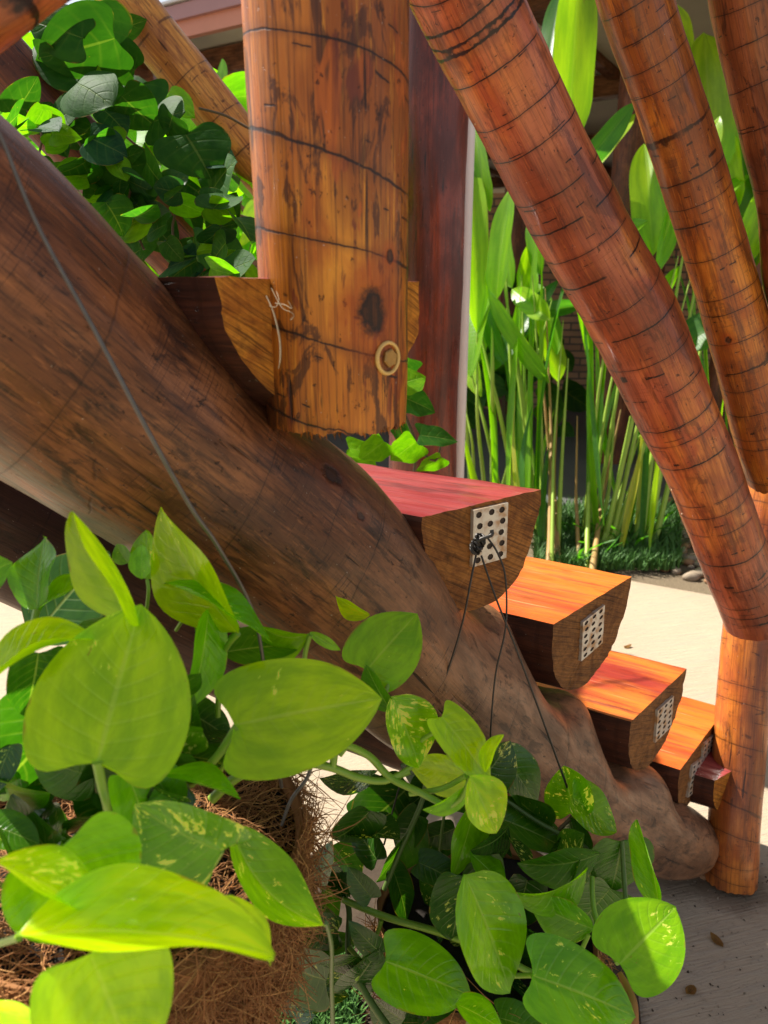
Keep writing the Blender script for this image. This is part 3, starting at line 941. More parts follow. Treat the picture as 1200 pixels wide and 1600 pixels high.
# bolt: washer ring with a hexagonal nut inside, on the right front of the log
bc = P(607, 557, .545)
axis_c = Vector((ptsb[0].x, ptsb[0].y, bc.z))
nb = Vector((.72, -.69, 0)).normalized()
bc = axis_c + nb * (rb[0] - .0005)
tx_ = Vector((0, 0, 1)).cross(nb).normalized()
g = Geo()
pr = [( .0095, 0), (.0118, 0), (.0124, .0016), (.0118, .0030), (.0104, .0033), (.0095, .0022)]
NR = 40
vs = []
for k in range(NR):
    an = 2 * math.pi * k / NR
    dr = tx_ * math.cos(an) + up * math.sin(an)
    for (r_, h_) in pr: vs.append(bc + dr * r_ + nb * h_)
np_ = len(pr)
g.add(vs, [[k * np_ + i, k * np_ + (i + 1) % np_, ((k + 1) % NR) * np_ + (i + 1) % np_, ((k + 1) % NR) * np_ + i] for k in range(NR) for i in range(np_)])
# body reaching back into the wood
vs = []
for k in range(NR):
    an = 2 * math.pi * k / NR
    dr = tx_ * math.cos(an) + up * math.sin(an)
    vs += [bc + dr * .0117 + nb * .0005, bc + dr * .0117 - nb * .03]
g.add(vs, [[2 * k, 2 * ((k + 1) % NR), 2 * ((k + 1) % NR) + 1, 2 * k + 1] for k in range(NR)])
bolt = g.obj('bolt_washer', M['ivory'], bal)
g = Geo()
vs = [bc + nb * .0006 + (tx_ * math.cos(2 * math.pi * k / 24) + up * math.sin(2 * math.pi * k / 24)) * .0105 for k in range(24)]
g.add(vs, [list(range(24))], mi=1)
hexv = []
for hh, rr_ in ((-.002, .0068), (.0030, .0068), (.0038, .0058)):
    for k in range(6):
        an = math.pi / 3 * k + .3
        hexv.append(bc + nb * hh + (tx_ * math.cos(an) + up * math.sin(an)) * rr_ + tx_ * .0015)
g.add(hexv, [[k, (k + 1) % 6, 6 + (k + 1) % 6, 6 + k] for k in range(6)] + [[6 + k, 6 + (k + 1) % 6, 12 + (k + 1) % 6, 12 + k] for k in range(6)] + [[12, 13, 14, 15, 16, 17]])
g.obj('hex_nut', [M['nut'], M['hole']], bal, False)
# loose fibre strands at the joint
for lst in ([(416, 462, .500, 1.6), (428, 490, .497, 2.4), (437, 530, .496, 2.6), (438, 560, .497, 2.2), (435, 576, .499, 1.2)],
            [(424, 450, .500, 1), (440, 480, .494, 1.2), (455, 488, .492, 1.2), (459, 494, .492, 1), (454, 500, .493, 1.2)],
            [(430, 474, .499, 1), (444, 476, .494, 1.1), (456, 482, .491, 1), (450, 470, .492, .8)],
            [(432, 455, .500, 1), (436, 470, .496, 1.0), (430, 480, .496, 1), (421, 478, .498, .8)]):
    pxtube(lst, seg=6, sub=6).obj('fibre_strand', M['straw'], bal)

# ---- rails
g = pxtube([(640, -190, .72, 178), (688, -90, .77, 167), (728, 0, .82, 157), (792, 130, .88, 148), (858, 260, .94, 142), (920, 380, 1.0, 136), (985, 490, 1.06, 132), (1040, 610, 1.12, 122),
            (1085, 710, 1.18, 112), (1125, 810, 1.24, 104), (1152, 885, 1.29, 102), (1177, 940, 1.33, 104), (1186, 968, 1.345, 102)], seg=64, sub=12, wob=.05, wfreq=7, rough_end=.002, seed=11)
def crumbs(g, lst, n, seed):
    rn = random.Random(seed)
    for i in range(n):
        k = rn.uniform(0, len(lst) - 1.001); j = int(k); t = k - j
        a_, b_ = lst[j], lst[j + 1]
        px_, py_, z_, w_ = [a_[q] + (b_[q] - a_[q]) * t for q in range(4)]
        dx, dy = b_[0] - a_[0], b_[1] - a_[1]; l_ = math.hypot(dx, dy)
        sd = -1 if rn.random() < .75 else 1
        q = P(px_ - sd * -dy / l_ * w_ * .497 * -1, py_ - sd * dx / l_ * w_ * .497 * -1, z_ - .004)
        r_ = rn.uniform(.0006, .0017)
        vs = [q + Vector((rn.uniform(-1, 1), rn.uniform(-1, 1), rn.uniform(-1, 1))).normalized() * r_ for _ in range(5)]
        g.add(vs, [[0, 1, 2], [0, 2, 3], [0, 3, 1], [1, 3, 2], [1, 4, 2], [2, 4, 3], [1, 3, 4]], mi=1)


RL = [(728, 0, .82, 157), (792, 130, .88, 148), (858, 260, .94, 142), (920, 380, 1.0, 136), (985, 490, 1.06, 132), (1040, 610, 1.12, 122), (1085, 710, 1.18, 112), (1125, 810, 1.24, 104), (1152, 885, 1.29, 102)]
crumbs(g, RL, 110, 3)
o = g.obj('handrail', [M['rail'], M['crumb']], stair); o['label'] = 'long reddish log rail ringed with dark cracks, widest at the top of the picture'
g = pxtube([(934, -220, .80, 118), (965, -100, .84, 111), (998, 20, .88, 106), (1043, 150, .93, 101), (1080, 265, .98, 98), (1113, 375, 1.03, 95), (1144, 480, 1.08, 94), (1171, 580, 1.13, 93),
            (1192, 655, 1.18, 95), (1207, 710, 1.21, 94), (1216, 742, 1.23, 90)], seg=64, sub=12, wob=.05, wfreq=7, rough_end=.002, seed=13)
o = g.obj('handrail', M['rail2'], stair); o['label'] = 'orange log rail in the middle of the three on the right'
g = pxtube([(1150, -200, .80, 130), (1168, -60, .84, 124), (1190, 60, .88, 120), (1222, 200, .92, 118), (1246, 320, .97, 116), (1262, 430, 1.03, 124), (1300, 560, 1.1, 120)], seg=64, sub=12, wob=.05, wfreq=7, seed=15)
o = g.obj('handrail', M['rail3'], stair); o['label'] = 'brown log rail at the right edge of the picture'
g = pxtube([(1141, 1374, 1.45, 76), (1146, 1300, 1.44, 75), (1155, 1180, 1.45, 76), (1163, 1060, 1.46, 77), (1174, 950, 1.47, 78), (1190, 830, 1.48, 78), (1207, 700, 1.49, 76), (1218, 560, 1.5, 76), (1232, 440, 1.5, 72)],
           seg=48, sub=10, wob=.05, wfreq=6, rough_end=.003, seed=17)
# sink foot slightly into the ground
o = g.obj('newel_post', M['newel'], stair); o['label'] = 'orange brown log post standing on the concrete at the foot of the steps'

# upper left poles (rails of the flight above)
g = pxtube([(120, -110, 1.30, 84), (168, -40, 1.33, 82), (225, 35, 1.36, 80), (290, 115, 1.4, 76), (345, 185, 1.43, 74), (400, 255, 1.46, 72), (470, 340, 1.5, 70)], seg=40, sub=10, wob=.06, wfreq=6, seed=21)
o = g.obj('rail_pole', M['upper'], stair); o['label'] = 'ochre pole slanting down behind the hanging log at the upper left'
g = pxtube([(-120, -30, 1.16, 100), (0, 95, 1.19, 98), (110, 215, 1.24, 94), (230, 345, 1.32, 90), (330, 450, 1.38, 88)], seg=32, sub=8, wob=.05, seed=22)
o = g.obj('rail_pole', M['darkpole'], stair); o['label'] = 'dark brown pole slanting behind the climbing vine'
g = pxtube([(-140, 70, .40, 130), (-60, 34, .40, 118), (0, 4, .40, 100), (50, -32, .41, 94), (120, -80, .42, 96)], seg=40, sub=8, wob=.05, seed=23)
o = g.obj('rail_pole', M['rail'], stair); o['label'] = 'near log in the top left corner'

# ================================================================== HANGING BASKETS
def coir_basket(loc, r_top, h, label, n, seed, lightfrac=.25, phi0=0, phi1=6.283, dome=0.0, topn=0):
    rnd = random.Random(seed)
    b = empty('hanging_basket', loc, label, 'basket')
    g = Geo()
    K = 40
    prof = [(r_top * .96, -.012), (r_top, 0), (r_top * 1.0, -.02), (r_top * .98, -h * .25), (r_top * .90, -h * .5), (r_top * .74, -h * .75), (r_top * .5, -h * .93), (.001, -h)]
    vs = []
    for (r_, z_) in prof:
        for k in range(K):
            an = 2 * math.pi * k / K
            q = r_ * (1 + .05 * mnoise.noise(Vector((math.cos(an) * 2, math.sin(an) * 2, z_ * 12 + seed))))
            vs.append(loc + Vector((q * math.cos(an), q * math.sin(an), z_)))
    g.add(vs, [[i * K + k, i * K + (k + 1) % K, (i + 1) * K + (k + 1) % K, (i + 1) * K + k] for i in range(len(prof) - 1) for k in range(K)])
    g.obj('liner', M['coir'], b)
    g = Geo()
    N2 = 30
    vs = [loc + Vector((0, 0, -.02 + dome))]
    for j in range(1, 6):
        for k in range(N2):
            an = 2 * math.pi * k / N2
            r_ = r_top * .965 * j / 5
            vs.append(loc + Vector((r_ * math.cos(an), r_ * math.sin(an), dome * (1 - (j / 5) ** 2) - .022 + .012 * mnoise.noise(Vector((math.cos(an) * j, math.sin(an) * j, seed))))))
    fs = [[0, 1 + k, 1 + (k + 1) % N2] for k in range(N2)]
    for j in range(4):
        for k in range(N2):
            fs.append([1 + j * N2 + k, 1 + (j + 1) * N2 + k, 1 + (j + 1) * N2 + (k + 1) % N2, 1 + j * N2 + (k + 1) % N2])
    g.add(vs, fs)
    g.obj('soil', M['soil'], b)
    for mat, cnt in (('coir', int(n * (1 - lightfrac))), ('coir_light', int(n * lightfrac))):
        g = Geo()
        for i in range(cnt):
            an = rnd.uniform(phi0, phi1); v = rnd.random() ** .8
            z_ = -h * v * 1.0 + .012
            rr_ = r_top if z_ > -.004 else 0
            for (r0, z0), (r1, z1) in zip(prof[1:], prof[2:]):
                if z1 <= z_ <= z0: rr_ = r0 + (r1 - r0) * (z0 - z_) / max(z0 - z1, 1e-6)
            if rr_ <= 0: continue
            p = loc + Vector((rr_ * math.cos(an), rr_ * math.sin(an), z_))
            out = Vector((math.cos(an), math.sin(an), -.2 * v))
            tg = Vector((-math.sin(an), math.cos(an), 0))
            d = (tg * rnd.uniform(-1, 1) + Vector((0, 0, -1)) * rnd.uniform(-.6, 1.2) + out * rnd.uniform(-.1, .3)).normalized()
            l_ = rnd.uniform(.012, .045)
            lift = rnd.uniform(0, .008) + (rnd.random() < .06) * rnd.uniform(0, .012)
            pts_ = [p + out * (lift * .2)]
            bend = Vector((rnd.uniform(-1, 1), rnd.uniform(-1, 1), rnd.uniform(-1, 1))) * .6
            for k in range(1, 5):
                t = k / 4
                q = p + (d + bend * t) * (l_ * t)
                # keep near the surface
                hor = Vector((q.x - loc.x, q.y - loc.y, 0))
                if hor.length < rr_ and q.z > loc.z - h * .9: q += hor.normalized() * (rr_ - hor.length) * .8
                pts_.append(q + out * (lift * math.sin(t * 3)))
            r0 = rnd.uniform(.00022, .0006)
            tube_geo(g, pts_, [r0, r0, r0, r0 * .8, r0 * .4], seg=4, sub=1, caps=False)
        for i in range(int(topn * (lightfrac if mat == 'coir_light' else 1 - lightfrac))):
            an = rnd.uniform(0, 6.283); q = rnd.random() ** .5
            p = loc + Vector((q * r_top * math.cos(an), q * r_top * math.sin(an), dome * (1 - q * q) - .018))
            a2 = rnd.uniform(0, 6.283); l_ = rnd.uniform(.015, .06)
            pts_ = [p]
            for k in range(4):
                a2 += rnd.uniform(-.7, .7)
                pn = pts_[-1] + Vector((math.cos(a2), math.sin(a2), rnd.uniform(-.3, .35))) * l_ / 4
                pts_.append(pn)
            r0 = rnd.uniform(.00022, .0006)
            tube_geo(g, pts_, [r0, r0, r0, r0 * .8, r0 * .4], seg=4, sub=1, caps=False)
        o = g.obj('fibre_mat', M[mat], b)
        o['kind'] = 'stuff'
    return b


b1c = P(200, 1300, .60)
b1 = coir_basket(b1c, .141, .21, 'large shaggy brown coconut fibre basket under the bright yellow green leaves at lower left', 8500, 5, phi0=math.pi * 1.0, phi1=math.pi * 2.25, dome=.03, topn=3200)
b2c = P(760, 1430, .80)
b2 = coir_basket(b2c, .118, .16, 'shaded brown fibre basket hanging under the pinkish red tread', 2600, 6, phi0=math.pi, phi1=math.pi * 2.1)

bed = [on_ground(*q) for q in ((330, 1345), (620, 1350), (860, 1400), (985, 1470), (1010, 1700), (500, 1900), (0, 1900), (-300, 1500), (100, 1350))]
sheet('planting_bed', [(p.x, p.y) for p in bed][::-1], .018, 'bedsoil')

# ---- wires
def wire(lst, mat, label, group=None):
    g = pxtube(lst, seg=8, sub=8)
    return tag(g.obj('wire', M[mat]), label, 'wire', group)


wire([(-12, 190, .375, 7), (5, 222, .38, 7), (60, 355, .395, 7.5), (150, 520, .415, 8), (235, 680, .435, 8), (300, 795, .46, 7.5), (343, 858, .48, 7), (398, 965, .52, 6), (420, 1100, .56, 6), (440, 1230, .60, 6)], 'wire_light',
     'long grey wire running down across the big brown log')
wire([(494, 1170, .60, 6), (480, 1215, .60, 6), (455, 1250, .60, 6), (440, 1290, .60, 5)], 'wire_light', 'short pale wire bent over the rim of the large fibre basket')
wire([(745, 862, .735, 3.2), (737, 900, .73, 3.2), (722, 975, .735, 3), (695, 1060, .75, 3), (668, 1120, .76, 3), (630, 1210, .78, 3), (600, 1320, .8, 3)], 'wire', 'thin dark wire falling left from the plate of the red tread')
wire([(752, 868, .735, 3.2), (775, 935, .74, 3.2), (805, 1010, .75, 3.2), (850, 1130, .77, 3.4), (900, 1270, .80, 3.6), (930, 1370, .82, 3.8), (942, 1420, .83, 3.8)], 'wire', 'long thin dark wire falling right from the plate to the small fibre basket')
wire([(760, 838, .735, 3.2), (778, 865, .735, 3.2), (790, 905, .74, 3), (790, 980, .745, 3), (775, 1050, .75, 3), (768, 1120, .76, 3), (765, 1190, .78, 3), (762, 1300, .8, 3)], 'wire', 'thin dark wire dropping straight down from the plate and crossing the long one')
# knot of wire on the plate
g = Geo()
for k in range(5):
    c_ = (742 + k * 2.2, 858 - k * 4)
    pts_ = []
    for j in range(14):
        an = j * .9
        pts_.append(P(c_[0] + 7 * math.cos(an + k), c_[1] + 8 * math.sin(an * 1.1 + k), .728 + .003 * math.sin(an * 2)))
    tube_geo(g, pts_, [.0011] * 14, seg=6, sub=4)
tube_geo(g, [P(742, 848, .727), P(752, 842, .725), P(768, 836, .725), P(768, 828, .725)], [.002] * 4, seg=6, sub=3)
tag(g.obj('wire_knot', M['wire']), 'dark tangled knot of wire tied through the plate of the red tread', 'wire')

# ================================================================== POTHOS
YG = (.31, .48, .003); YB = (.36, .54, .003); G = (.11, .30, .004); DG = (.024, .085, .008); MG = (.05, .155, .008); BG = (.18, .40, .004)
pa = empty('pothos_plant', b1c, 'bright yellow green heart leaved pothos spilling over the large fibre basket', 'plant')
LA = [  # bx,by,tx,ty,w,z,dzt,dzs,col,vari,kw
    (152, 1192, 222, 945, 246, .40, .03, .0, YG, .34, dict(fold=.05, curl=.12, shape='heart')),
    (366, 1133, 597, 1092, 176, .47, .03, .02, YG, .30, dict(fold=.06, curl=.10)),
    (573, 1047, 652, 958, 112, .60, .02, .01, BG, .22, dict(fold=.05, curl=.1)),
    (578, 962, 524, 932, 26, .62, .0, .01, YB, .2, dict(shape='lance', fold=.4)),
    (372, 990, 250, 793, 92, .50, -.01, .03, YG, .42, dict(shape='lance', fold=.25, curl=.25)),
    (222, 975, 114, 798, 46, .43, -.02, .03, YG, .1, dict(shape='lance', fold=.5, curl=-.25)),
    (238, 905, 230, 828, 48, .52, .01, .01, BG, .45, dict(shape='lance', fold=.3)),
    (222, 905, 224, 850, 34, .51, 0, .005, BG, .4, dict(shape='lance', fold=.2)),
    (200, 880, 182, 850, 30, .53, .0, .005, G, .1, dict(shape='lance')),
    (57, 955, 66, 837, 66, .50, .02, .01, G, .2, dict(shape='lance', fold=.3, wave=.05)),
    (62, 950, 146, 902, 26, .50, .0, .01, BG, .1, dict(shape='lance', fold=.5)),
    (50, 1000, 172, 862, 128, .60, .02, .02, DG, .15, dict(shape='lance', fold=.1)),
    (-40, 905, 20, 878, 66, .46, 0, 0, G, .1, {}),
    (-20, 1070, 152, 1000, 44, .40, .02, .02, YG, .15, dict(shape='lance', fold=.5, curl=.5)),
    (326, 950, 296, 1110, 56, .50, -.01, .02, G, .15, dict(shape='lance', fold=.3)),
    (300, 935, 345, 1045, 46, .55, 0, .02, MG, .2, dict(shape='lance')),
    (258, 910, 426, 1003, 34, .48, .0, .02, G, .35, dict(shape='lance', fold=.4, curl=.2)),
    (484, 992, 402, 972, 52, .56, .0, .02, BG, .3, dict(shape='lance', fold=.4, curl=.7)),
    (484, 988, 532, 1016, 18, .56, .01, 0, BG, .2, dict(shape='lance')),
    (345, 1020, 470, 1010, 60, .55, .02, .02, MG, .1, dict(shape='lance')),
    (612, 1112, 572, 1038, 36, .58, .0, .01, MG, .05, dict(shape='lance', fold=.3)),
    (612, 1088, 656, 1200, 82, .57, .0, .02, BG, .72, dict(shape='lance', fold=.35)),
    (690, 1120, 768, 1225, 66, .56, .0, .01, YG, .25, dict(fold=.15, curl=.2)),
    (726, 1212, 636, 1190, 62, .58, .01, .01, YG, .2, dict(fold=.2, curl=.15)),
    (734, 1212, 774, 1302, 70, .55, .0, .01, YB, .62, dict(shape='lance', fold=.35)),
    (758, 1208, 788, 1148, 24, .55, .0, .01, YG, .15, dict(shape='lance', fold=.5)),
    (728, 1228, 660, 1265, 26, .56, 0, .01, BG, .3, dict(shape='lance', fold=.5)),
    (346, 1330, 210, 1257, 142, .42, -.01, .02, G, .66, dict(fold=.22, curl=.15)),
    (362, 1296, 510, 1445, 88, .46, -.01, .02, BG, .52, dict(shape='lance', fold=.4, curl=-.75)),
    (95, 1325, 165, 1462, 230, .37, .0, .02, BG, .08, dict(fold=.1, curl=.1)),
    (-12, 1345, 165, 1452, 76, .34, .0, .02, YG, .66, dict(shape='lance', fold=.4, curl=.2)),
    (24, 1462, 427, 1502, 132, .315, .02, .03, YB, .12, dict(shape='lance', fold=.45, curl=.22, nv=26)),
    (140, 1490, 215, 1680, 230, .33, .0, .02, YG, .1, dict(fold=.12)),
    (312, 1415, 232, 1455, 100, .45, .0, .01, MG, .25, dict(fold=.1)),
    (345, 1400, 424, 1506, 38, .40, -.02, .01, YG, .1, dict(shape='lance', fold=.5)),
    (252, 1212, 376, 1247, 30, .45, .0, .02, G, .15, dict(shape='lance', fold=.4)),
    (130, 1080, -10, 1240, 170, .50, .02, .03, DG, .05, dict(fold=.1)),
    (250, 1180, 130, 1290, 130, .50, .02, .02, DG, .05, dict(fold=.1)),
    (-10, 1290, 62, 1320, 66, .48, .0, .01, MG, .3, {}),
    (290, 1110, 365, 1160, 60, .53, .02, .02, DG, .3, {}),
    (60, 1020, 40, 1120, 90, .47, 0, .02, DG, .1, {}),
    (200, 1210, 250, 1370, 90, .46, .02, .02, G, .1, {}),
    (420, 1160, 540, 1170, 40, .54, .03, .02, MG, .1, dict(shape='lance')),
    (280, 1180, 370, 1200, 40, .5, .0, .02, DG, .2, dict(shape='lance')),
    (120, 1380, 20, 1240, 90, .50, .0, .02, DG, .05, {}),
    (60, 1590, -30, 1570, 60, .34, .0, .01, YG, .1, dict(shape='lance')),
    (230, 960, 120, 985, 44, .5, .0, .02, MG, .2, dict(shape='lance')),
    (30, 1260, 110, 1180, 80, .52, .0, .02, DG, .05, {}),
    (210, 1420, 290, 1330, 70, .48, .0, .01, MG, .2, {}),
]
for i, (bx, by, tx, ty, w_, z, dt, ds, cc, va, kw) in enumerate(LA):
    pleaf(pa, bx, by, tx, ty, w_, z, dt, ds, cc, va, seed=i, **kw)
rf = random.Random(77)
for i in range(48):
    x, y = rf.uniform(-20, 330), rf.uniform(1000, 1480)
    if i % 3 == 0: x, y = rf.uniform(-20, 230), rf.uniform(1200, 1400)
    if i % 3 == 1: x, y = rf.uniform(110, 340), rf.uniform(1130, 1300)
    if x > 120 and y > 1400: continue
    an = rf.uniform(0, 6.28); l_ = rf.uniform(50, 105)
    z = rf.uniform(.47, .53)
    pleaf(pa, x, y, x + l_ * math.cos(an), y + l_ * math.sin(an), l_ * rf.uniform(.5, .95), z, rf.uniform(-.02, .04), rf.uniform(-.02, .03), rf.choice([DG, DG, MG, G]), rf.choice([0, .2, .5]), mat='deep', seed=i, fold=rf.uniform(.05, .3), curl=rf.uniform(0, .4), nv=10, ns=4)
for lst, mt in (([(152, 1190, .40, 17), (160, 1230, .405, 15), (168, 1265, .41, 13), (175, 1330, .45, 12)], 'stem'),
                ([(370, 1135, .47, 14), (345, 1175, .48, 14), (318, 1205, .49, 13), (300, 1225, .51, 12)], 'stem'),
                ([(372, 1150, .47, 7), (355, 1185, .48, 7), (338, 1218, .50, 7)], 'stem'),
                ([(573, 1047, .60, 8), (556, 1095, .59, 8), (540, 1130, .58, 9), (525, 1170, .57, 11), (520, 1200, .57, 12)], 'stem'),
                ([(610, 1060, .60, 8), (600, 1085, .59, 8), (560, 1140, .58, 9), (530, 1180, .57, 10)], 'stem'),
                ([(330, 1250, .56, 16), (370, 1215, .56, 16), (420, 1195, .56, 14), (480, 1193, .56, 13), (520, 1200, .57, 13), (560, 1215, .575, 12), (600, 1220, .58, 11), (640, 1205, .58, 10)], 'stem'),
                ([(420, 1185, .55, 13), (480, 1163, .56, 12), (530, 1162, .57, 12), (575, 1180, .58, 12), (610, 1215, .58, 12), (660, 1240, .57, 11), (700, 1262, .565, 10)], 'stem'),
                ([(600, 1222, .58, 9), (640, 1200, .58, 9), (655, 1180, .58, 8)], 'stem'),
                ([(640, 1240, .58, 9), (690, 1232, .57, 9), (728, 1212, .555, 9)], 'stem'),
                ([(700, 1262, .565, 9), (722, 1245, .56, 9), (734, 1215, .555, 8)], 'stem'),
                ([(690, 1140, .565, 7), (672, 1148, .57, 7), (655, 1160, .575, 7), (640, 1180, .58, 7)], 'stem'),
                ([(57, 955, .50, 12), (48, 985, .49, 12), (25, 1005, .48, 11), (-20, 1030, .47, 11)], 'stem'),
                ([(346, 1330, .43, 9), (335, 1350, .44, 9), (322, 1370, .46, 9), (320, 1400, .48, 9)], 'stem'),
                ([(362, 1296, .46, 9), (345, 1330, .46, 9), (325, 1365, .47, 8)], 'stem'),
                ([(345, 1400, .41, 8), (325, 1412, .43, 8), (300, 1420, .46, 8)], 'stem'),
                ([(510, 1442, .455, 7), (518, 1480, .50, 7), (518, 1530, .56, 7), (520, 1600, .62, 8)], 'stem_dark'),
                ([(484, 992, .56, 9), (478, 1015, .565, 8), (470, 1060, .57, 8), (450, 1120, .57, 8)], 'stem'),
                ([(372, 990, .50, 10), (355, 1010, .51, 10), (345, 1040, .53, 9), (340, 1120, .54, 9)], 'stem'),
                ([(230, 905, .52, 6), (232, 925, .52, 6), (228, 960, .53, 6)], 'stem'),
                ([(280, 920, .53, 6), (300, 930, .53, 6), (290, 960, .54, 6), (275, 985, .55, 6)], 'stem'),
                ([(60, 1590, .36, 14), (20, 1592, .36, 14), (-30, 1590, .36, 14)], 'stem'),
                ([(30, 1465, .33, 12), (-20, 1480, .36, 12)], 'stem')):
    stem(pa, lst, mt)

pb_ = empty('pothos_plant', b2c, 'darker green pothos with broad speckled leaves hanging at lower centre right', 'plant')
LB = [
    (968, 1506, 1056, 1418, 150, .62, .03, .02, BG, .42, dict(fold=.12, curl=.08)),
    (832, 1524, 992, 1590, 132, .60, .02, .03, G, .44, dict(fold=.18, curl=.12)),
    (726, 1366, 798, 1552, 112, .62, .0, .03, BG, .38, dict(shape='lance', fold=.18, curl=.1)),
    (724, 1370, 706, 1470, 94, .68, .02, .01, DG, .42, dict(fold=.1)),
    (928, 1452, 826, 1408, 66, .66, .02, .01, G, .5, dict(shape='lance', fold=.2)),
    (938, 1334, 808, 1348, 62, .70, .0, .02, MG, .2, dict(shape='lance', fold=.2, curl=.3)),
    (918, 1356, 790, 1388, 44, .67, .0, .02, BG, .15, dict(shape='lance', fold=.4, curl=.6)),
    (602, 1502, 735, 1556, 118, .66, .02, .02, G, .16, dict(fold=.15)),
    (510, 1532, 422, 1495, 92, .74, .02, .02, DG, .28, dict(fold=.1)),
    (506, 1446, 436, 1420, 74, .76, .0, .02, MG, .62, dict(fold=.15)),
    (640, 1228, 556, 1300, 98, .80, .02, .02, DG, .22, dict(fold=.1)),
    (656, 1274, 588, 1378, 44, .78, .0, .02, MG, .3, dict(shape='lance', fold=.4)),
    (745, 1242, 706, 1368, 52, .70, .0, .02, G, .2, dict(shape='lance', fold=.2)),
    (752, 1268, 890, 1332, 66, .78, .0, .03, MG, .25, dict(shape='lance', fold=.2)),
    (734, 1332, 792, 1392, 44, .70, .0, .02, G, .2, dict(shape='lance')),
    (776, 1166, 842, 1262, 64, .80, .02, .02, MG, .5, dict(shape='lance', fold=.2)),
    (898, 1268, 880, 1196, 74, .78, .02, .02, G, .62, dict(fold=.15)),
    (895, 1246, 964, 1300, 62, .77, .0, .02, BG, .5, dict(fold=.2)),
    (972, 1314, 954, 1392, 96, .74, .01, .01, MG, .12, dict(fold=.12)),
    (1030, 1422, 996, 1280, 34, .70, .0, .02, G, .3, dict(shape='lance', fold=.5, curl=-.2)),
    (520, 1320, 560, 1382, 60, .84, .0, .02, MG, .5, dict(shape='lance')),
    (712, 1568, 790, 1612, 50, .62, .0, .02, G, .35, dict(shape='lance')),
    (560, 1240, 640, 1290, 80, .84, .0, .02, DG, .1, {}),
    (700, 1200, 640, 1260, 70, .80, .0, .02, DG, .1, {}),
    (860, 1290, 800, 1240, 56, .80, .0, .02, MG, .3, dict(shape='lance')),
    (900, 1310, 850, 1360, 50, .76, .0, .02, DG, .3, {}),
    (510, 1380, 500, 1480, 40, .78, .0, .02, MG, .2, dict(shape='lance')),
    (850, 1480, 760, 1430, 50, .74, .0, .02, DG, .3, {}),
    (640, 1600, 580, 1560, 50, .72, .0, .02, DG, .3, {}),
    (780, 1590, 860, 1620, 60, .66, .0, .02, MG, .3, {}),
    (690, 1300, 650, 1350, 50, .82, .0, .02, DG, .1, {}),
]
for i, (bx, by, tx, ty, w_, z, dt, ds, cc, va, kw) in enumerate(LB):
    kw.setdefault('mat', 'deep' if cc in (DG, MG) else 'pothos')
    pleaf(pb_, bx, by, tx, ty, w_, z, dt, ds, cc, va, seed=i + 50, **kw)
rf = random.Random(79)
for i in range(64):
    x, y = rf.uniform(440, 980), rf.uniform(1210, 1620)
    if x > 860 and y < 1330: continue
    if x < 560 and y < 1330: continue
    an = rf.uniform(0, 6.28); l_ = rf.uniform(45, 95)
    z = rf.uniform(.70, .82)
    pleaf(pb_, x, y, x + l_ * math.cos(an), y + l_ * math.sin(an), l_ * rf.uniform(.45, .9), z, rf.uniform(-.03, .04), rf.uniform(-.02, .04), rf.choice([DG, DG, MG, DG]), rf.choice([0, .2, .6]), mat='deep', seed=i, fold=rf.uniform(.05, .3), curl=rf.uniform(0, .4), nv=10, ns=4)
for lst, mt in (([(535, 1405, .74, 10), (600, 1432, .74, 11), (680, 1455, .73, 11), (760, 1485, .72, 11), (830, 1520, .70, 10), (900, 1560, .70, 9)], 'stem'),
                ([(528, 1380, .76, 8), (545, 1420, .76, 9), (545, 1490, .74, 10), (570, 1550, .72, 11), (610, 1610, .70, 12)], 'stem_dark'),
                ([(596, 1438, .74, 7), (585, 1470, .74, 7), (568, 1500, .72, 8), (556, 1530, .72, 8)], 'stem'),
                ([(545, 1480, .74, 8), (590, 1530, .72, 9), (640, 1560, .72, 9), (700, 1610, .72, 9)], 'stem'),
                ([(700, 1240, .72, 5), (690, 1300, .74, 5), (684, 1360, .76, 6)], 'stem_dark'),
                ([(600, 1390, .76, 8), (625, 1330, .76, 8), (660, 1250, .76, 8), (668, 1190, .76, 8)], 'stem_dark'),
                ([(870, 1300, .78, 6), (905, 1262, .78, 7), (900, 1240, .78, 6)], 'vine_stem'),
                ([(790, 1250, .79, 7), (850, 1290, .78, 8), (930, 1330, .76, 8)], 'stem_dark'),
                ([(925, 1370, .70, 8), (928, 1420, .68, 8), (945, 1470, .66, 8), (965, 1505, .63, 8)], 'stem'),
                ([(972, 1314, .74, 7), (975, 1370, .73, 8), (980, 1440, .70, 7)], 'stem_dark'),
                ([(832, 1524, .61, 8), (800, 1525, .64, 8), (760, 1530, .68, 8)], 'stem'),
                ([(740, 1560, .66, 8), (730, 1610, .66, 9)], 'stem'),
                ([(690, 1455, .73, 6), (720, 1430, .74, 6), (750, 1415, .75, 6)], 'stem_dark'),
                ([(880, 1520, .66, 8), (900, 1500, .66, 8), (920, 1460, .66, 7)], 'stem'),
                ([(655, 1460, .73, 7), (660, 1500, .72, 8), (640, 1560, .70, 8)], 'stem_dark'),
                ([(985, 1610, .62, 26), (986, 1570, .63, 22), (980, 1545, .64, 16), (968, 1520, .65, 8)], 'coir')):
    stem(pb_, lst, mt)

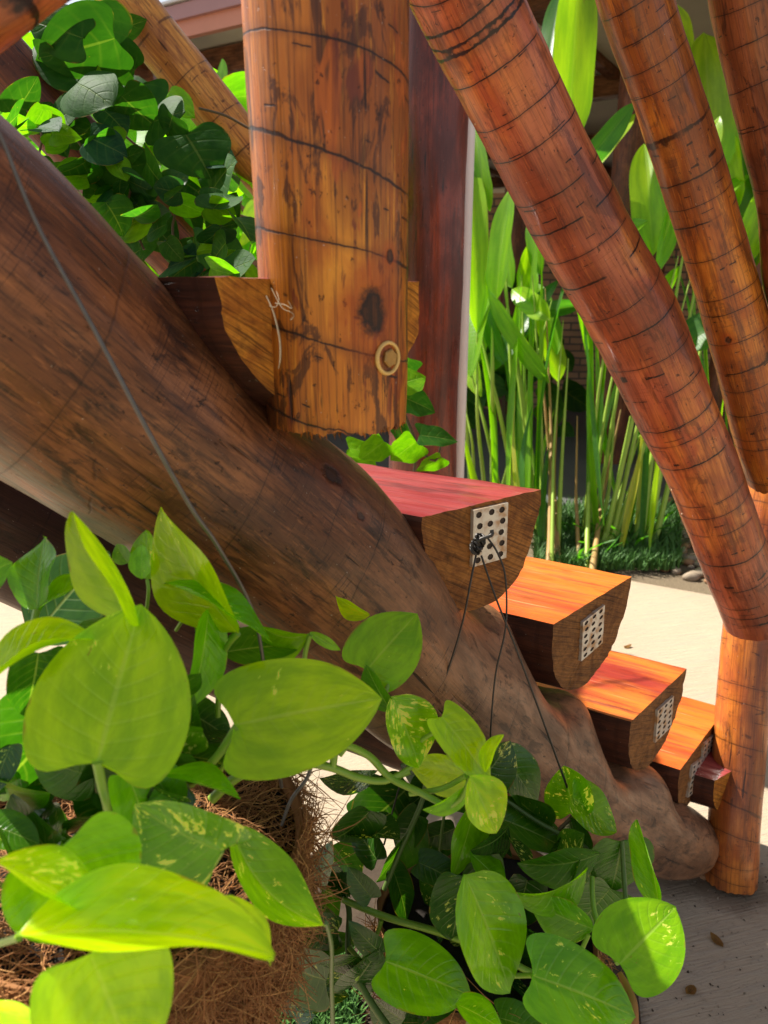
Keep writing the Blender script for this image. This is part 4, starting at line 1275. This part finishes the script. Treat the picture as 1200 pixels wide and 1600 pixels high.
# ================================================================== CLIMBING VINE (upper left)
vroot = empty('climbing_vine', P(150, 420, 1.5), 'climbing vine with broad dark green lobed leaves at the upper left', 'vine')
vroot.location.z = 0
VG = (.022, .085, .012); VB = (.11, .28, .006); VT = (.018, .07, .034)  # VB is the leaf green brightened to look backlit
rv = random.Random(11)
LV = [(180, 60, 60, 90, 120), (130, 10, 155, 90, 130), (140, 120, 60, 60, 90), (120, 130, 175, 165, 90), (210, 110, 155, 60, 60), (60, 210, 80, 160, 70), (240, 190, 290, 175, 60), (270, 180, 262, 215, 52),
      (140, 215, 200, 245, 60), (185, 250, 235, 310, 80), (175, 290, 130, 320, 60), (170, 310, 218, 345, 56), (250, 300, 300, 400, 90), (235, 345, 280, 395, 60), (290, 210, 330, 280, 110), (225, 130, 200, 200, 80),
      (190, 150, 245, 200, 70), (330, 300, 370, 250, 50), (280, 280, 345, 330, 70), (225, 370, 215, 420, 50), (340, 360, 370, 300, 50), (130, 60, 40, 30, 80), (20, 180, 60, 120, 60), (90, 260, 60, 300, 60), (10, 240, 50, 250, 60)]
for i, (bx, by, tx, ty, w_) in enumerate(LV):
    z = rv.uniform(1.06, 1.2) if bx < 200 else rv.uniform(1.15, 1.32)
    pleaf(vroot, bx, by, tx, ty, w_ * 1.05, z, rv.uniform(-.04, .06), rv.uniform(-.03, .05), rv.choice([VG, VG, VT, VG]), 0, mat='vine', shape='heart', fold=rv.uniform(.0, .12), cup=rv.uniform(0, .25), curl=rv.uniform(.05, .35), wave=.02, seed=i)
for i in range(36):
    x = rv.uniform(-10, 385); y = rv.uniform(20, 425)
    if y > 190 + x * .92 or (x > 150 and y < 30 + (x - 150) * 1.05): continue
    if abs((y - 95) - x * 1.05) < 40 and x < 150: continue
    an = rv.uniform(-.4, 2.6); l_ = rv.uniform(38, 68)
    pleaf(vroot, x, y, x + l_ * math.cos(an), y + l_ * math.sin(an), l_ * rv.uniform(.8, 1.1), rv.uniform(1.12, 1.38), rv.uniform(-.05, .05), rv.uniform(-.05, .05), rv.choice([VG, VT, VB, VB]), 0, mat=rv.choice(['vine', 'vine', 'vine_back']), shape='heart', fold=rv.uniform(0, .25), curl=rv.uniform(0, .35), wave=.02, seed=i, nv=10, ns=4)
for i in range(52):
    x = rv.uniform(-30, 392); y = rv.uniform(-10, 440)
    if y > 215 + x * .92: y -= 200
    if x > 165 and y < 110 and x < 400: y += 130
    z = rv.uniform(1.4, 1.9)
    an = rv.uniform(-.6, 3.7); l_ = rv.uniform(50, 95)
    pleaf(vroot, x, y, x + l_ * math.cos(an), y + l_ * math.sin(an), l_ * rv.uniform(.7, 1.05), z, rv.uniform(-.1, .1), rv.uniform(-.08, .08), rv.choice([VB, VB, VB, VG]), 0, mat='vine_back', shape='heart', fold=rv.uniform(0, .2), curl=rv.uniform(0, .3), wave=.02, seed=i, nv=10, ns=4)
for i in range(14):
    x0, y0 = rv.uniform(20, 330), rv.uniform(0, 380)
    z = rv.uniform(1.3, 1.6)
    lst = [(x0, y0, z, 4)]
    an = rv.uniform(.2, 1.4)
    for k in range(4):
        an += rv.uniform(-.5, .5)
        lst.append((lst[-1][0] + 45 * math.cos(an), lst[-1][1] + 45 * math.sin(an), z + .01 * k, 4))
    stem(vroot, lst, 'vine_stem', seg=6, sub=4)

vlow = empty('climbing_vine', P(200, 420, 1.2), 'lower tangle of vine leaves just above the upper edge of the big brown log', 'vine')
vlow.location.z = 0
for i in range(62):
    x = rv.uniform(0, 375); y = 205 + x * .62 + rv.uniform(-95, 50)
    if x < 90 and y < 170: continue
    y = min(y, 425)
    an = rv.uniform(-.6, 3.4); l_ = rv.uniform(32, 62)
    pleaf(vlow, x, y, x + l_ * math.cos(an), y + l_ * math.sin(an), l_ * rv.uniform(.75, 1.05), rv.uniform(1.04, 1.16), rv.uniform(-.05, .05), rv.uniform(-.05, .05), rv.choice([VG, VT, VB, VG]), 0, mat=rv.choice(['vine', 'vine', 'vine_back']), shape='heart', fold=rv.uniform(0, .25), curl=rv.uniform(0, .35), wave=.02, seed=i, nv=10, ns=4)
for k in range(5):
    x0 = 40 + 70 * k
    stem(vlow, [(x0, 150 + x0 * .5, 1.12, 4), (x0 + 25, 190 + x0 * .5, 1.13, 4), (x0 + 20, 240 + x0 * .5, 1.14, 4), (x0 + 45, 300 + x0 * .5, 1.15, 4)], 'vine_stem', seg=6, sub=4)

# small climber behind the red tread
cr_ = empty('creeper', P(660, 700, 1.6), 'small leafy creeper at the foot of the glossy red post', 'plant'); cr_.location.z = 0
for i, (bx, by, tx, ty, w_, c_) in enumerate([(625, 600, 665, 590, 46, VB), (628, 620, 680, 645, 46, VG), (655, 680, 716, 690, 34, VG), (650, 690, 610, 720, 50, VB), (600, 690, 560, 720, 44, VB), (690, 715, 650, 735, 26, VB), (545, 700, 600, 715, 30, VB), (640, 560, 620, 590, 40, VG),
                                              (615, 655, 640, 700, 34, VG), (585, 715, 540, 705, 36, VB)]):
    pleaf(cr_, bx, by, tx, ty, w_, 1.5 + .02 * i, .03, .02, c_, 0, mat='vine', shape='vine', seed=i)
for lst in ([(612, 560, 1.6, 5), (630, 640, 1.6, 5), (650, 700, 1.6, 5), (640, 780, 1.6, 5)], [(650, 700, 1.6, 4), (680, 720, 1.6, 4), (690, 690, 1.6, 3)]):
    stem(cr_, lst, 'vine_stem', seg=6, sub=4)

# ================================================================== STRAP-LEAVED PLANTS
SG = (.15, .32, .008); SB = (.27, .44, .010); SD = (.05, .16, .02); SY = (.45, .40, .08)


def clump(label, base_px, zc, leaves, stems, seed, nrand, spanx, spany):
    rn = random.Random(seed)
    b = P(*base_px, zc); b.z = 0
    root = empty('strap_leaved_plant', b, label, 'plant', 'tall strap-leaved garden plants')
    for i, (bx, by, tx, ty, w_, c_) in enumerate(leaves):
        pleaf(root, bx, by, tx, ty, w_, zc + rn.uniform(-.15, .15), rn.uniform(-.1, .25), rn.uniform(-.05, .08), c_, 0, mat='strap', shape='strap', fold=rn.uniform(.1, .3), curl=rn.uniform(.05, .25), wave=.008, seed=i)
    for i in range(nrand):
        x = rn.uniform(*spanx); y = rn.uniform(*spany)
        an = -math.pi / 2 + rn.uniform(-.7, .7); l_ = rn.uniform(90, 200)
        pleaf(root, x, y, x + l_ * math.cos(an), y + l_ * math.sin(an), rn.uniform(20, 38), zc + rn.uniform(-.2, .3), rn.uniform(-.1, .3), rn.uniform(-.05, .05), rn.choice([SG, SB, SD, SG]), 0, mat='strap', shape='strap',
              fold=rn.uniform(.1, .4), curl=rn.uniform(.05, .5), wave=.01, seed=i, nv=12, ns=3)
    for i in range(14):
        x = rn.uniform(spanx[0], spanx[1]) * .6 + .4 * base_px[0]; y = rn.uniform(base_px[1] - 40, base_px[1] + 60)
        x1 = x + rn.uniform(-70, 70); y1 = y - rn.uniform(180, 480)
        pleaf(root, x, y, x1, y1, rn.uniform(6, 13), zc + rn.uniform(-.2, .25), rn.uniform(-.05, .1), rn.uniform(-.01, .03), rn.choice([SG, SB, SG, SY, SD]), 0, mat='strap', shape='lance', fold=.5, curl=rn.uniform(-.15, .25), wave=.004, seed=i, nv=12, ns=1)
    for (x0, y0, x1, y1, w_, mt) in stems:
        z = zc + rn.uniform(-.12, .12)
        mx = (x0 + x1) / 2 + rn.uniform(-8, 8)
        foot = on_ground(x0, y0)
        g_ = Geo()
        tp = P(x1, y1, z); md = P(mx, (y0 + y1) / 2, z)
        w_ *= .8
        tube_geo(g_, [foot, foot.lerp(md, .5), md, md.lerp(tp, .5), tp], [w_ / 2 / F * z * 1.1, w_ / 2 / F * z * .85, w_ / 2 / F * z * .65, w_ / 2 / F * z * .45, w_ / 2 / F * z * .2], seg=8, sub=3)
        g_.obj('stem', M[mt], root)
    return root


clump('leftmost strap-leaved plant, its cane stems rising beside the thin white pipe', (820, 830), 3.35,
      [(745, 520, 736, 235, 40, SB), (775, 470, 800, 290, 34, SG), (800, 450, 786, 330, 30, SG), (735, 590, 775, 420, 30, SG), (738, 430, 752, 330, 28, SD), (860, 500, 800, 452, 36, SB), (825, 490, 905, 478, 26, SD),
       (810, 460, 830, 380, 26, SB), (845, 430, 830, 330, 24, SG), (765, 330, 742, 200, 30, SG), (752, 620, 735, 500, 26, SB)],
      [(815, 812, 738, 470, 12, 'cane'), (842, 840, 775, 360, 11, 'cane'), (862, 870, 800, 500, 11, 'cane'), (868, 890, 845, 560, 12, 'stem_tan'), (870, 880, 888, 560, 11, 'cane'), (858, 900, 852, 450, 9, 'stem_tan'),
       (830, 830, 815, 430, 12, 'cane'), (800, 800, 790, 420, 13, 'cane'), (770, 790, 770, 430, 13, 'cane'), (848, 860, 832, 430, 10, 'cane'), (742, 780, 722, 610, 8, 'cane'), (788, 800, 730, 560, 11, 'cane'),
       (780, 780, 862, 470, 9, 'cane'), (855, 905, 868, 640, 10, 'stem_tan'), (862, 900, 880, 500, 8, 'cane'), (875, 905, 872, 600, 8, 'stem_tan'), (760, 790, 745, 520, 10, 'cane'), (735, 770, 728, 450, 8, 'cane')], 3, 8, (735, 880), (520, 600))
clump('strap-leaved plant in the middle with a broad upright blade beside the reddish rail', (945, 840), 3.25,
      [(886, 240, 906, -90, 66, SB), (852, 150, 884, -30, 34, SD), (908, 262, 992, 160, 34, SD), (920, 272, 992, 176, 28, SB), (935, 300, 925, 260, 22, SG), (940, 340, 915, 270, 20, SG), (958, 392, 1012, 345, 28, SG),
       (1020, 400, 1006, 225, 60, SB), (1050, 380, 1018, 280, 34, SB), (940, 310, 915, 230, 26, SB), (965, 330, 930, 270, 26, SD), (1045, 560, 1010, 480, 30, SD), (1080, 600, 1045, 540, 26, SB)],
      [(916, 900, 918, 590, 10, 'cane'), (905, 890, 902, 650, 9, 'stem_tan'), (920, 930, 970, 640, 12, 'stem_tan'), (935, 880, 985, 650, 12, 'cane'), (945, 880, 1000, 680, 12, 'cane'), (930, 870, 960, 660, 11, 'cane'),
       (950, 870, 1060, 400, 11, 'cane'), (940, 870, 1030, 420, 11, 'cane'), (925, 850, 1000, 400, 10, 'cane'), (915, 860, 990, 430, 9, 'cane'), (955, 860, 1080, 430, 10, 'cane'), (910, 850, 970, 380, 9, 'cane')], 4, 6, (900, 1080), (420, 560))
clump('strap-leaved plant behind the orange rail with a broad rounded blade', (1120, 840), 3.4,
      [(1112, 285, 1100, 52, 100, SB), (1068, 90, 1052, 5, 40, SB), (1135, 400, 1160, 170, 62, SG), (1148, 420, 1194, 290, 44, SB), (1150, 470, 1195, 330, 34, SD), (1060, 545, 1175, 480, 54, SD), (1105, 330, 1130, 250, 40, SD),
       (1150, 330, 1140, 200, 50, SB), (1120, 450, 1150, 380, 40, SG), (1085, 300, 1125, 180, 34, SB)],
      [(1000, 860, 1085, 300, 12, 'cane'), (1010, 860, 1110, 330, 12, 'cane'), (990, 860, 1060, 450, 10, 'cane'), (1020, 860, 1130, 400, 12, 'cane')], 5, 8, (1050, 1200), (300, 500))

# leafy shrub mass behind the vine, each a thing
def shrub(label, px_, py_, zc, spread, n, seed, cols=(VB, VG)):
    rn = random.Random(seed)
    b = P(px_, py_, zc); b.z = 0
    root = empty('garden_shrub', b, label, 'shrub', 'green garden shrubs behind the stairs')
    for i in range(n):
        x = px_ + rn.gauss(0, spread[0]); y = py_ + rn.gauss(0, spread[1]); y = max(y, 130)
        an = rn.uniform(0, 6.28); l_ = rn.uniform(30, 60)
        pleaf(root, x, y, x + l_ * math.cos(an), y + l_ * math.sin(an), l_ * rn.uniform(.5, .9), zc + rn.uniform(-.4, .4), rn.uniform(-.12, .12), rn.uniform(-.1, .1), rn.choice(cols), 0, mat='vine_back', shape='heart', fold=rn.uniform(0, .4), seed=i, nv=7, ns=3)
    tp = P(px_, py_, zc)
    for k in range(3):
        g_ = Geo(); f_ = Vector((b.x + .05 * k, b.y, 0))
        tube_geo(g_, [f_, f_.lerp(tp, .5) + Vector((.05 * k, 0, 0)), tp + Vector((.1 * (k - 1), 0, .1))], [.02, .015, .008], seg=8, sub=4)
        g_.obj('stem', M['vine_stem'], root)
    return root


shrub('sunlit leafy shrub seen through the vine at upper left', 180, 300, 3.0, (110, 80), 90, 51)
shrub('shrub with bright leaves just left of the hanging log', 330, 330, 2.8, (50, 90), 80, 52, (SB, VB))
shrub('low dim shrub behind the left strap-leaved plant', 790, 560, 5.6, (60, 60), 60, 53, (VG, SD))

# ================================================================== GRASS, STONES
def grass(name, cx_px, n, rect, hgt, seed):
    rn = random.Random(seed); g_ = Geo()
    for i in range(n):
        x = rn.uniform(rect[0], rect[2]); y = rn.uniform(rect[1], rect[3])
        p = on_ground(x, y, .015)
        h_ = hgt * rn.uniform(.4, 1.2); an = rn.uniform(0, 6.28)
        d = Vector((math.cos(an), math.sin(an), 0)); s_ = Vector((-d.y, d.x, 0)) * rn.uniform(.0015, .004)
        le = rn.uniform(.1, .9) * h_
        q1 = p + Vector((0, 0, h_ * .55)) + d * le * .25; q2 = p + Vector((0, 0, h_)) + d * le
        g_.add([p - s_, p + s_, q1 + s_ * .8, q1 - s_ * .8, q2], [[0, 1, 2, 3], [3, 2, 4]])
    o_ = g_.obj(name, M['grass'], None)
    return tag(o_, kind='stuff')


tag(grass('grass', 0, 9000, (835, 795, 1062, 892), .07, 1), 'short dark green grass at the foot of the strap-leaved plants', 'grass')
tag(grass('grass', 0, 3500, (360, 1500, 560, 1640), .035, 2), 'patch of fine green grass below the fibre baskets', 'grass')
ORD = ['leftmost of the eight', 'third from the left', 'fifth from the left', 'second from the right', 'second from the left', 'rightmost of the eight', 'fourth from the left', 'third from the right']
for k, (x, y) in enumerate(((880, 870), (915, 850), (960, 862), (1010, 850), (900, 885), (1030, 830), (945, 875), (985, 870))):
    rn = random.Random(k + 80)
    p = on_ground(x, y)
    root = empty('grass_tuft', p, 'arching tuft of broad grass blades on the lawn edge, ' + ORD[k], 'grass tuft', 'arching grass tufts')
    for j in range(9):
        an = rn.uniform(0, 6.28); l_ = rn.uniform(.12, .26)
        t_ = p + Vector((math.cos(an) * l_ * .7, math.sin(an) * l_ * .7, l_ * rn.uniform(.4, .9)))
        add_leaf(root, p, t_, Vector((-math.sin(an), math.cos(an), 0)) * .006, (.06, .20, .02), 0, mat='strap', shape='lance', fold=.3, curl=-.5, nv=7, ns=1)


rn = random.Random(5)
ico = None
def stone_mesh(seed):
    bm = bmesh.new(); bmesh.ops.create_icosphere(bm, subdivisions=2, radius=1)
    for v in bm.verts:
        n_ = mnoise.noise(v.co * 1.3 + Vector((seed * 3.3, 0, 0)))
        v.co *= 1 + .3 * n_; v.co.z *= .62
    me = bpy.data.meshes.new('stone'); bm.to_mesh(me); bm.free()
    me.polygons.foreach_set('use_smooth', [True] * len(me.polygons))
    return me


sm = [stone_mesh(i) for i in range(6)]
for i, q in enumerate(sm): q.materials.append(M['pebble'] if i % 2 else M['pebble2'])
for i in range(260):
    x = rn.uniform(1015, 1240); y = rn.uniform(785, 940)
    if y > 890 + (x - 1030) * .35: continue
    p = on_ground(x, y)
    r_ = rn.uniform(.012, .035)
    o = bpy.data.objects.new('stone', sm[i % 6]); col.objects.link(o)
    o.location = (p.x, p.y, r_ * .4); o.scale = (r_, r_ * rn.uniform(.7, 1.1), r_); o.rotation_euler = (0, 0, rn.uniform(0, 6.28))
    tag(o, 'rounded tan stone in the border beyond the concrete', 'stone', 'stones of the garden border')
for (x, y, r_) in ((1090, 1370, .012), (1098, 1378, .009), (1062, 1362, .008), (1082, 1362, .008), (1046, 1362, .007)):
    p = on_ground(x, y)
    o = bpy.data.objects.new('pebble', sm[3]); col.objects.link(o)
    o.location = (p.x, p.y, .012 + r_ * .3); o.scale = (r_, r_, r_)
    tag(o, 'small grey pebble lying at the foot of the log', 'pebble', 'pebbles at the foot of the log')

# dry leaves and grit on the concrete
for (x, y, a_, lab) in ((975, 1012, .4, 'small dry brown leaf on the sunlit concrete behind the steps'), (1130, 1480, 2.0, 'curled dry brown leaf on the shaded concrete at lower right'), (1085, 1540, 3.9, 'flat dry leaf near the bottom right of the concrete')):
    p = on_ground(x, y, .014)
    rt = empty('dry_leaf', p, lab, 'dry leaf')
    add_leaf(rt, p, p + Vector((math.cos(a_) * .03, math.sin(a_) * .03, .006)), Vector((-math.sin(a_), math.cos(a_), 0)) * .008, (.20, .10, .04), 0, mat='vine', shape='lance', fold=.4, curl=-.6, nv=7, ns=2)

rn = random.Random(91)
g = Geo()
for i in range(420):
    if i % 2: q = on_ground(1141, 1385) + Vector((rn.gauss(0, .09), rn.gauss(0, .06), 0))
    else: q = on_ground(rn.uniform(960, 1200), rn.uniform(1340, 1600))
    r_ = rn.uniform(.0007, .0028)
    q.z = .012 + r_ * .4
    vs = [q + Vector((rn.uniform(-1, 1), rn.uniform(-1, 1), rn.uniform(-.6, .9))).normalized() * r_ for _ in range(6)]
    g.add(vs, [[0, 1, 2], [0, 2, 3], [0, 3, 4], [1, 3, 5], [2, 4, 5], [1, 2, 4], [3, 4, 5], [0, 1, 5]], mi=i % 3 == 0)
o = g.obj('grit', [M['pebble2'], M['bedsoil']], None, False)
tag(o, 'loose grit and soil crumbs on the concrete round the newel foot', 'grit', kind='stuff')
